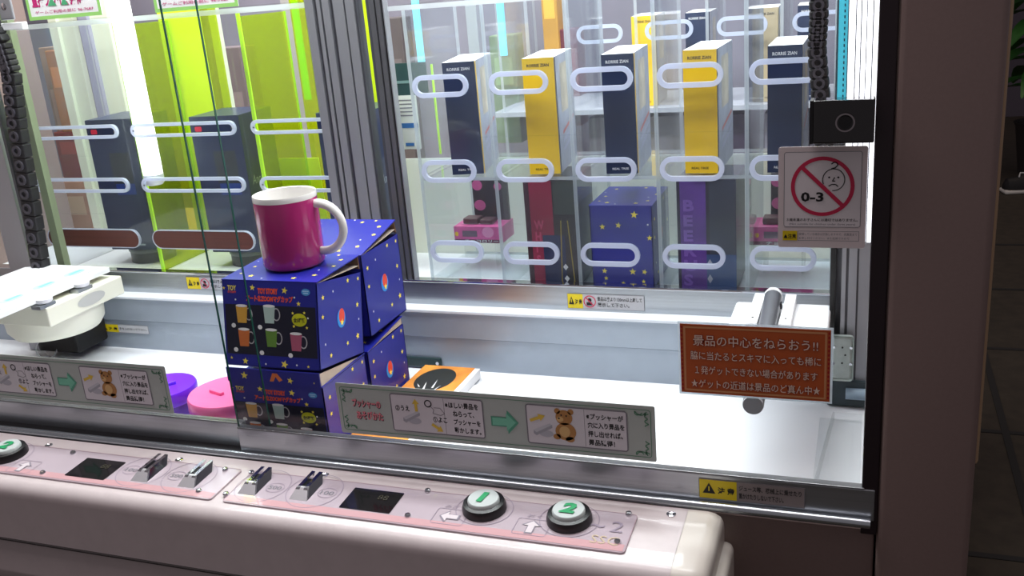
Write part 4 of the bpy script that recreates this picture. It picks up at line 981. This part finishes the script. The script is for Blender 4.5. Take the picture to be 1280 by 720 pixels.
f.rect('pale_bar', wN * .2, hN * 1.22, wN * .7, hN * .05, mat('teal_letter', (110, 140, 136), 0.5), 0.0006)

# -------------------------------------------------------------- left bay
lc = thing('neon_case', 'display case with glowing yellow green dividers and long white slots at left', 'display case', (-0.95, 0.42, 0.10))
BRN = mat('brown_slot_pad', (92, 44, 34), 0.5, brushed=True, grain=0.2, gscale=50)
for i, (xa, xb) in enumerate(((-1.226, -1.0445), (-1.0195, -0.8365), (-0.8105, -0.630))):
    x0, x1 = xa - 0.0125, xb + 0.0125
    if i == 2: x1 = -0.690 + 0.07
    slot_panel(lc, x0, x1, 0.205, 0.295, xa, xb - xa, 0.2385, 0.0225, yc, 0.0046, True)
    slot_panel(lc, x0, x1, 0.295, 0.484, xa, xb - xa, 0.3210, 0.0205, yc, 0.0046, True)
    if i < 2: slot_panel(lc, x0, x1, 0.1195, 0.205, xa, xb - xa, 0.1510, 0.0295, yc, 0.0012, False, BRN)
    else: acr_box(lc, 'front_sheet', x0, x1, yc, yc + 0.003, 0.1195, 0.205, edge='')
acr_box(lc, 'shelf', -1.30, -0.690, yc - 0.006, 0.52, 0.4850, 0.4920)
yN = 0.370
for xd in (Py(190, 270, yN).x, Py(321, 170, yN).x):
    acr_box(lc, 'neon_divider', xd - 0.002, xd + 0.002, yN + 0.003, 0.490, 0.1015, 0.480, m=NEON, me=NEONE)
    add(lc, 'neon_edge', bx(xd - 0.0026, xd + 0.0026, yN, yN + 0.003, 0.1015, 0.4845), NEONE, world=True)
    acr_box(lc, 'neon_back_sheet', xd + 0.004, xd + 0.085, 0.500, 0.503, 0.1015, 0.70, m=NEON, me=NEON)
acr_box(lc, 'clear_divider', -1.2400, -1.2370, yc + 0.0035, 0.52, 0.1015, 0.484)
add(lc, 'neon_back_sheet', bx(Py(450, 70, 0.49).x, Py(482, 70, 0.49).x, 0.490, 0.493, 0.1015, 0.62), NEONY, world=True)
add(lc, 'neon_back_sheet', bx(Py(206, 60, 0.500).x, Py(258, 60, 0.500).x, 0.4965, 0.4985, 0.1015, 0.62), NEONY, world=True)
add(lc, 'neon_back_sheet', bx(Py(352, 230, 0.500).x, Py(404, 230, 0.500).x, 0.4965, 0.4985, 0.1015, 0.255), NEONY, world=True)
add(case, 'neon_edge', bx(Py(547, 150, 0.498).x - 0.0012, Py(547, 150, 0.498).x + 0.0012, 0.495, 0.498, 0.258, 0.39), NEONE, world=True)

UNI = mat('box_midnight_print', (20, 36, 74), 0.35, coat=0.15)
UNS = mat('box_midnight_side_print', (22, 36, 52), 0.35, coat=0.15)
for x, y, lb in ((-1.168, 0.398, 'midnight blue prize box on a black stand, left of the neon dividers'), (-0.966, 0.396, 'midnight blue prize box on a black stand, between two neon dividers'), (-0.742, 0.392, 'midnight blue prize box right of the neon dividers, partly behind the mullion')):
    t = thing('prize_box', lb, 'box', (x, y, 0.1265), (0, 0, R(3)), group='midnight blue boxes in the left bay')
    add(t, 'carton', bx(0, 0.086, 0, 0.094, 0, 0.213, 0.0006), [UNI])
    f = Face(t, (0, 0, 0), XU, ZU)
    f.rect('blue_patch', 0.035, 0.092, 0.036, 0.018, mat('print_royal_blue', (28, 56, 130), 0.4), 0.0004)
    f.rect('charcoal_patch', 0.033, 0.110, 0.038, 0.050, mat('print_dark_grey', (40, 44, 52), 0.4, grain=0.2, gscale=40), 0.0004)
    f.rect('red_emblem', 0.008, 0.1905, 0.012, 0.0075, mat('print_signal_red', (214, 40, 66), 0.4), 0.0004, 0.002)
    f.rect('maker_bar', 0.052, 0.007, 0.016, 0.0028, mat('print_dull_white', (150, 160, 170), 0.4), 0.0004)
    s = Face(t, (0, 0.094, 0), -YU, ZU)
    s.text('lettering', 'Another', 0.010, 0.105, 0.05, 0.014, mat('print_lime_letter', (200, 214, 80), 0.4), 0.0005, shear=0.2)
    s = Face(t, (0.086, 0, 0), YU, ZU)
    s.text('lettering', 'Another', 0.010, 0.105, 0.05, 0.014, mat('print_dull_white', (150, 160, 170), 0.4), 0.0005, shear=0.2)
    st = thing('display_stand', 'round black stand under the %s midnight blue box' % {-1.168: 'leftmost', -0.966: 'middle', -0.742: 'rightmost'}[x], 'stand', (x + 0.046, y + 0.042, 0.1008), group='black box stands')
    add(st, 'drum', lathe([(0, 0), (0.036, 0), (0.036, 0.023), (0, 0.023)], 36), BLACK, smooth=True)
    add(st, 'top_ring', lathe([(0.0362, 0.017), (0.0378, 0.019), (0.0378, 0.0235), (0.0362, 0.0252), (0, 0.0254)], 36), mat('stand_grey', (70, 74, 78), 0.4), smooth=True)

# printed labels on the top of the left bay
GBD = mat('label_green_border', (150, 206, 110), 0.5)
for u0, u1, v0, lb in ((38, 130, 26, 'white label with magenta lettering and green border at top left corner'), (195, 300, 16, 'white label with magenta lettering at top, beside the bright tube reflection')):
    p = Py(u0, v0, yc - 0.010); q = Py(u1, v0, yc - 0.010)
    t = thing('shelf_label', lb, 'label', (p.x, yc - 0.01, p.z), group='magenta lettered labels on the left bay')
    w = q.x - p.x; h = 0.060
    f = Face(t, (p.x, yc - 0.010, p.z), XU, ZU, world=True)
    f.plate('label_sheet', 0, 0, w, h, 0.0006, PAPER)
    f.frame('green_border', 0, 0, w, h, 0.0005, 0.005, GBD, 0.0009)
    mg_ = mat('label_magenta', (190, 24, 110), 0.5)
    f.text('lettering', '直接プライズ獲得', w * .08, h * .28, w * .70, h * .34, mg_, 0.0010, bold=0.04)
    f.text('lettering', 'ゲームご利用の前に 96-7687', w * .10, h * .13, w * .80, h * .08, mg_, 0.0010, bold=0.01)
    f.poly('green_marks', [[(w * .30, h * .30), (w * .42, h * .30), (w * .36, h * .5)], [(w * .48, h * .30), (w * .58, h * .30), (w * .53, h * .5)]], mat('label_green', (70, 160, 110), 0.5), 0.0012)
p = Py(10, 8, 0.27)
br = thing('clamp_bracket', 'grey metal clamp with round bolt at the top left corner', 'bracket', p)
add(br, 'clamp_plate', bx(-0.012, 0.012, -0.004, 0.0, -0.022, 0.06, 0.002), ALU)
add(br, 'clamp_bolt', lathe([(0, 0), (0.009, 0), (0.009, 0.004), (0.005, 0.008), (0, 0.009)], 20, (0, 0, 0)), CHROME, smooth=True).rotation_euler = (R(90), 0, 0)
br.children[-1].location = (0.002, -0.004, 0.004)
add(br, 'clamp_foot', bx(-0.03, 0.024, -0.006, 0.004, -0.032, -0.022, 0.001), WHITE)

# ================================================================== cable chains
def chain(pts, r, n, label, y):
    t = thing('cable_chain', label, 'cable chain', pts[0], group='black cable chains')
    tot = []
    for k in range(n):
        s = k / (n - 1) * (len(pts) - 1); i = min(int(s), len(pts) - 2); fr = s - i
        tot.append(pts[i].lerp(pts[i + 1], fr))
    for k in range(n - 1):
        a, b = tot[k], tot[k + 1]
        d = (b - a); L = d.length; m_ = (a + b) / 2
        ang = math.atan2(d.x, d.z)
        q = bx(-r, r, -0.008, 0.008, -L * 0.48, L * 0.48, 0.002); q.transform(Matrix.Translation(m_) @ Matrix.Rotation(ang, 4, 'Y'))
        o = add(t, 'link', q, BLACKM, world=True)
        c_ = ringprism(ellipse(0, 0, r * 0.62, r * 0.62, 16), ellipse(0, 0, r * 0.34, r * 0.34, 16), -0.0105, -0.008); c_.transform(Matrix.Translation(m_) @ Matrix.Rotation(ang, 4, 'Y'))
        add(o, 'link_pin', c_, mat('chain_pin_grey', (62, 60, 68), 0.4), world=True)
chain([Py(1022, -40, 0.27), Py(1024, 20, 0.27), Py(1021, 60, 0.27), Py(1026, 120, 0.27), Py(1034, 230, 0.27), Py(1037, 300, 0.27)], 0.0095, 24, 'black cable chain hanging beside the lock box on the right', 0.27)
chain([Py(-22, 10, 0.26), Py(2, 55, 0.26), Py(14, 90, 0.26), Py(22, 160, 0.26), Py(38, 250, 0.26), Py(52, 340, 0.26)], 0.0125, 26, 'black cable chain running down the left end of the machine', 0.26)

# ================================================================== lamps, and glow put in for lit metal and reflections
def glowmat(name, c, s): return mat(name, c, 0.5, emit=(c, s))
lb_ = thing('lit_profile', 'vertical aluminium profile beside the lock box, its bright lighting put in as white glow', 'lamp', (-0.006, 0.27, 0.195))
LW = glowmat('lit_profile_glow', (250, 250, 255), 1.3)  # aluminium ribs emit here in place of the strong light falling on them
for a, b in ((-0.0215, -0.0150), (-0.0138, -0.0100), (-0.0088, -0.0045), (-0.0035, 0.0015), (0.0027, 0.0150)):
    add(lb_, 'lit_rib', bx(a, b, 0.268, 0.280, 0.195, 0.85, 0.0008), LW, world=True)
add(lb_, 'profile_back', bx(-0.0225, 0.0155, 0.2700, 0.2855, 0.195, 0.85), ALUG, world=True)
cy_ = thing('led_strip', 'cyan strip with dark dots beside the white glowing profile', 'lamp', (-0.028, 0.27, 0.33))
add(cy_, 'strip', bx(-0.0315, -0.0225, 0.272, 0.276, 0.325, 0.85), glowmat('lamp_cyan', (70, 190, 215), 0.5), world=True)
for k in range(26): add(cy_, 'led_dot', bx(-0.0262, -0.0250, 0.2712, 0.272, 0.33 + k * 0.0058, 0.3328 + k * 0.0058), mat('led_dark', (24, 60, 80), 0.4), world=True)
p0 = Py(172, 120, 0.352)  # reflection of a lamp in the acrylic, put in as an emissive tube
lt = thing('reflected_tube', 'white vertical lamp reflection in the left bay, built as a glowing tube', 'lamp', (p0.x, 0.352, 0.25))
add(lt, 'tube', lathe([(0, 0.262), (0.0135, 0.262), (0.0145, 0.266), (0.0145, 0.80), (0, 0.80)], 28, (p0.x, 0.352, 0)), glowmat('reflected_tube_white', (252, 255, 250), 3.0), world=True, smooth=True)
add(lt, 'reflected_tube_end', lathe([(0, 0.246), (0.012, 0.246), (0.0148, 0.250), (0.0148, 0.262), (0, 0.262)], 28, (p0.x, 0.352, 0)), WHITE, world=True, smooth=True)

# ================================================================== the machine behind
rm = thing('rear_machine', 'second prize machine behind the display cases, grey frame and pale body', 'game machine', (-0.8, 0.95, FLOORZ))
def RMW(name, bm, m): return add(rm, name, bm, m, world=True)
RMW('body', bx(-2.3, 0.1, 0.80, 1.30, FLOORZ, 0.02), mat('rear_body_peach', (214, 178, 158), 0.5, grain=0.06, gscale=6))
RMW('field', bx(-2.3, 0.1, 0.66, 0.82, 0.0, 0.02), mat('rear_field_grey', (176, 176, 184), 0.5))
RMW('back_panel', bx(-2.3, 0.1, 1.10, 1.12, 0.02, 0.62), mat('rear_panel_grey', (132, 128, 142), 0.5, grain=0.15, gscale=5))
RMW('shelf', bx(-0.62, 0.1, 0.775, 1.0, 0.268, 0.276), mat('rear_shelf_grey', (170, 172, 182), 0.4))
for k, xx in enumerate((-0.60, -0.475, -0.36, -0.245, -0.13, -0.02)):
    acr_box(rm, 'divider', xx - 0.0025, xx + 0.0025, 0.78, 0.98, 0.02, 0.60)
for k, xx in enumerate((-0.475, -0.36, -0.245, -0.13)):
    inner = stadium(xx + 0.055, 0.40, 0.078, 0.03); hole = stadium(xx + 0.055, 0.40, 0.066, 0.018)
    RMW('slot_rim', ringprism(inner, hole, 0.772, 0.776), RIM)
for xx, w, c in ((-0.655, .02, (166, 168, 178)), (-1.02, .03, (170, 160, 160)), (-1.45, .03, (200, 205, 190)), (-0.02, .02, (150, 152, 160))):
    RMW('post', bx(xx - w / 2, xx + w / 2, 0.80, 0.83, 0.02, 0.9), mat('rear_post_%d' % c[0], c, 0.5))
def xpx(u, v, y): return Py(u, v, y).x
RX = [((xpx(a, v, .70) + xpx(b, v, .70)) / 2, xpx(b, v, .70) - xpx(a, v, .70)) for a, b, v in ((52, 112, 240), (58, 92, 140), (28, 52, 100), (54, 74, 70), (268, 304, 90))]
for xx, yy, w, z0, h, c, nm in ((RX[0][0], .70, RX[0][1], .0205, .155, (226, 176, 146), 'peach'), (RX[1][0], .705, RX[1][1], .176, .10, (150, 52, 36), 'rust'), (RX[2][0], .757, RX[2][1], .0205, .42, (186, 150, 124), 'tan'), (RX[3][0], .705, RX[3][1], .276, .16, (196, 126, 66), 'orange'), (RX[4][0], .70, RX[4][1], .0205, .40, (112, 92, 96), 'taupe'), (-0.94, 1.05, .05, .02, .42, (92, 84, 86), 'dusk'), (-0.64, 0.9, .05, .20, .20, (120, 140, 96), 'moss'), (-0.56, .95, .03, .30, .22, (206, 150, 60), 'amber'), (-0.53, .96, .035, .22, .18, (112, 34, 50), 'maroon')):
    t = thing('prize_carton', '%s coloured prize carton standing in the rear machine' % nm, 'box', (xx, yy, z0), group='prize cartons in the rear machine')
    add(t, 'carton', bx(-w / 2, w / 2, 0, 0.05, 0, h, 0.002), mat('carton_' + nm, c, 0.5, grain=0.15, gscale=14))
    ff = Face(t, (-w / 2, 0, 0), XU, ZU); ff.rect('front_label', w * .15, h * .55, w * .7, h * .25, mat('carton_label_' + nm, tuple(min(255, int(x * 1.25)) for x in c), 0.5), 0.0005)
for x, mf, me_, lb in ((-0.372, YELB, DBLUE, 'small yellow figure box in the rear machine, behind the middle navy box'), (-0.283, DBLUE, PAPER, 'small navy figure box in the rear machine, between the middle and right boxes'), (-0.177, mat('kraft_box', (176, 160, 130), 0.5), YELB, 'small tan and yellow figure box in the rear machine, above the right yellow box'), (-0.153 + 0.045, DBLUE, PAPER, 'small navy figure box in the rear machine, beside the cable chain')):
    figure_box((x, 0.80, 0.2765), R(2), 0.0395, 0.10, 0.1465, mf, LBLUE, PAPER, PAPER if mf is DBLUE else INK, lb, 'small figure boxes in the rear machine', edge=me_)
for k, (x, c, nm) in enumerate(((-0.57, (48, 70, 96), 'slate blue'), (-0.46, (120, 116, 120), 'ash grey'), (-0.36, (150, 146, 146), 'silver grey'), (-0.26, (74, 62, 84), 'plum'), (-0.16, (140, 136, 150), 'lavender grey'), (-0.07, (60, 44, 60), 'aubergine'))):
    t = thing('prize_carton', '%s carton under the rear shelf, seen between the figure boxes' % nm, 'box', (x, 0.82, 0.0205), group='cartons under the rear shelf')
    add(t, 'carton', bx(0, 0.07, 0, 0.06, 0, 0.235, 0.001), mat('carton_' + nm.replace(' ', '_'), c, 0.5, grain=0.2, gscale=20))
    ff = Face(t, (0, 0, 0), XU, ZU); ff.rect('white_label', 0.012, 0.10, 0.04, 0.06, LBLUE, 0.0005)
cyan = glowmat('cyan_glow', (110, 205, 235), 0.8)  # emissive strips stand in for cyan reflections, not lamps
for u, lb in ((522, 'thin cyan reflection as a glowing strip behind the left end of the clear case'), (627, 'thin cyan reflection as a glowing strip behind the yellow figure box'), (372, 'thin cyan reflection as a glowing strip beside the mullion at top')):
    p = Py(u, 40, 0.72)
    t = thing('cyan_reflection', lb, 'lamp', (p.x, 0.72, 0.4), group='cyan reflection strips')
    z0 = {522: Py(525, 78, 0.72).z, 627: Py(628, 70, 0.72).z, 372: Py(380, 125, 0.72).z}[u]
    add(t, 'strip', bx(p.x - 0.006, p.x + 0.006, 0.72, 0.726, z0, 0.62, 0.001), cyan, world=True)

# ================================================================== things beyond the right column
sh = thing('shoe', 'dark shoe with white sole on the floor beyond the column', 'shoe', Pz(1278, 240, FLOORZ), (0, 0, R(15)))
add(sh, 'sole', bx(-0.10, 0.14, -0.045, 0.045, 0.0, 0.022, 0.010, 3), mat('sole_white', (226, 220, 214), 0.6), smooth=True)
b = bmesh.new(); prev = None; rings = []
for x, w, h in ((-0.095, .02, .03), (-0.08, .038, .055), (-0.03, .043, .062), (0.03, .042, .085), (0.09, .038, .095), (0.13, .028, .085), (0.138, .012, .05)):
    rings.append([b.verts.new((x, w * math.cos(t), 0.022 + h * max(0, math.sin(t)))) for t in [math.pi * k / 8 for k in range(9)]])
for A_, B2 in zip(rings, rings[1:]):
    for k in range(8): b.faces.new((A_[k], A_[k + 1], B2[k + 1], B2[k]))
b.faces.new(rings[0]); b.faces.new(rings[-1][::-1])
add(sh, 'upper', b, mat('shoe_black', (28, 24, 26), 0.6), smooth=True)
add(sh, 'laces', tube([(-0.03, -0.02, 0.085), (-0.01, 0.02, 0.095), (0.01, -0.02, 0.102), (0.03, 0.02, 0.108)], 0.004, 6), PAPER)
pp = Pz(1300, 216, FLOORZ)
pt = thing('potted_plant', 'dark green leafy plant beyond the right column at top', 'plant', pp)
add(pt, 'pot', lathe([(0, 0), (0.11, 0), (0.14, 0.26), (0.15, 0.28), (0.13, 0.28), (0.12, 0.25), (0, 0.25)], 28), mat('dark_pot', (40, 34, 32), 0.6), smooth=True)
add(pt, 'stem', tube([(0, 0, 0.24), (0.01, 0, 0.6), (-0.01, 0, 1.0), (0, 0, 1.3)], 0.012, 8), mat('stem_green', (48, 66, 36), 0.6), smooth=True)
leafm = mat('leaf_green', (58, 112, 48), 0.4, grain=0.25, gscale=12)
rnd = random.Random(8)
for k in range(44):
    z = 0.42 + 0.019 * k; a = k * 2.4; L = rnd.uniform(0.30, 0.42); W2 = L * 0.17
    b = bmesh.new(); rows = []
    for i in range(7):
        s = i / 6; r = 0.02 + L * s; zz = 0.06 * math.sin(s * 2.0) - 0.16 * s * s
        w2 = W2 * math.sin(math.pi * min(0.97, s * 0.93 + 0.06)) ** 0.8
        rows.append([b.verts.new((r, -w2, zz + 0.012)), b.verts.new((r, 0, zz)), b.verts.new((r, w2, zz + 0.012))])
    for A_, B2 in zip(rows, rows[1:]):
        b.faces.new((A_[0], A_[1], B2[1], B2[0])); b.faces.new((A_[1], A_[2], B2[2], B2[1]))
    b.transform(Matrix.Translation((0, 0, z)) @ Matrix.Rotation(a, 4, 'Z'))
    add(pt, 'leaf', b, leafm, smooth=True)
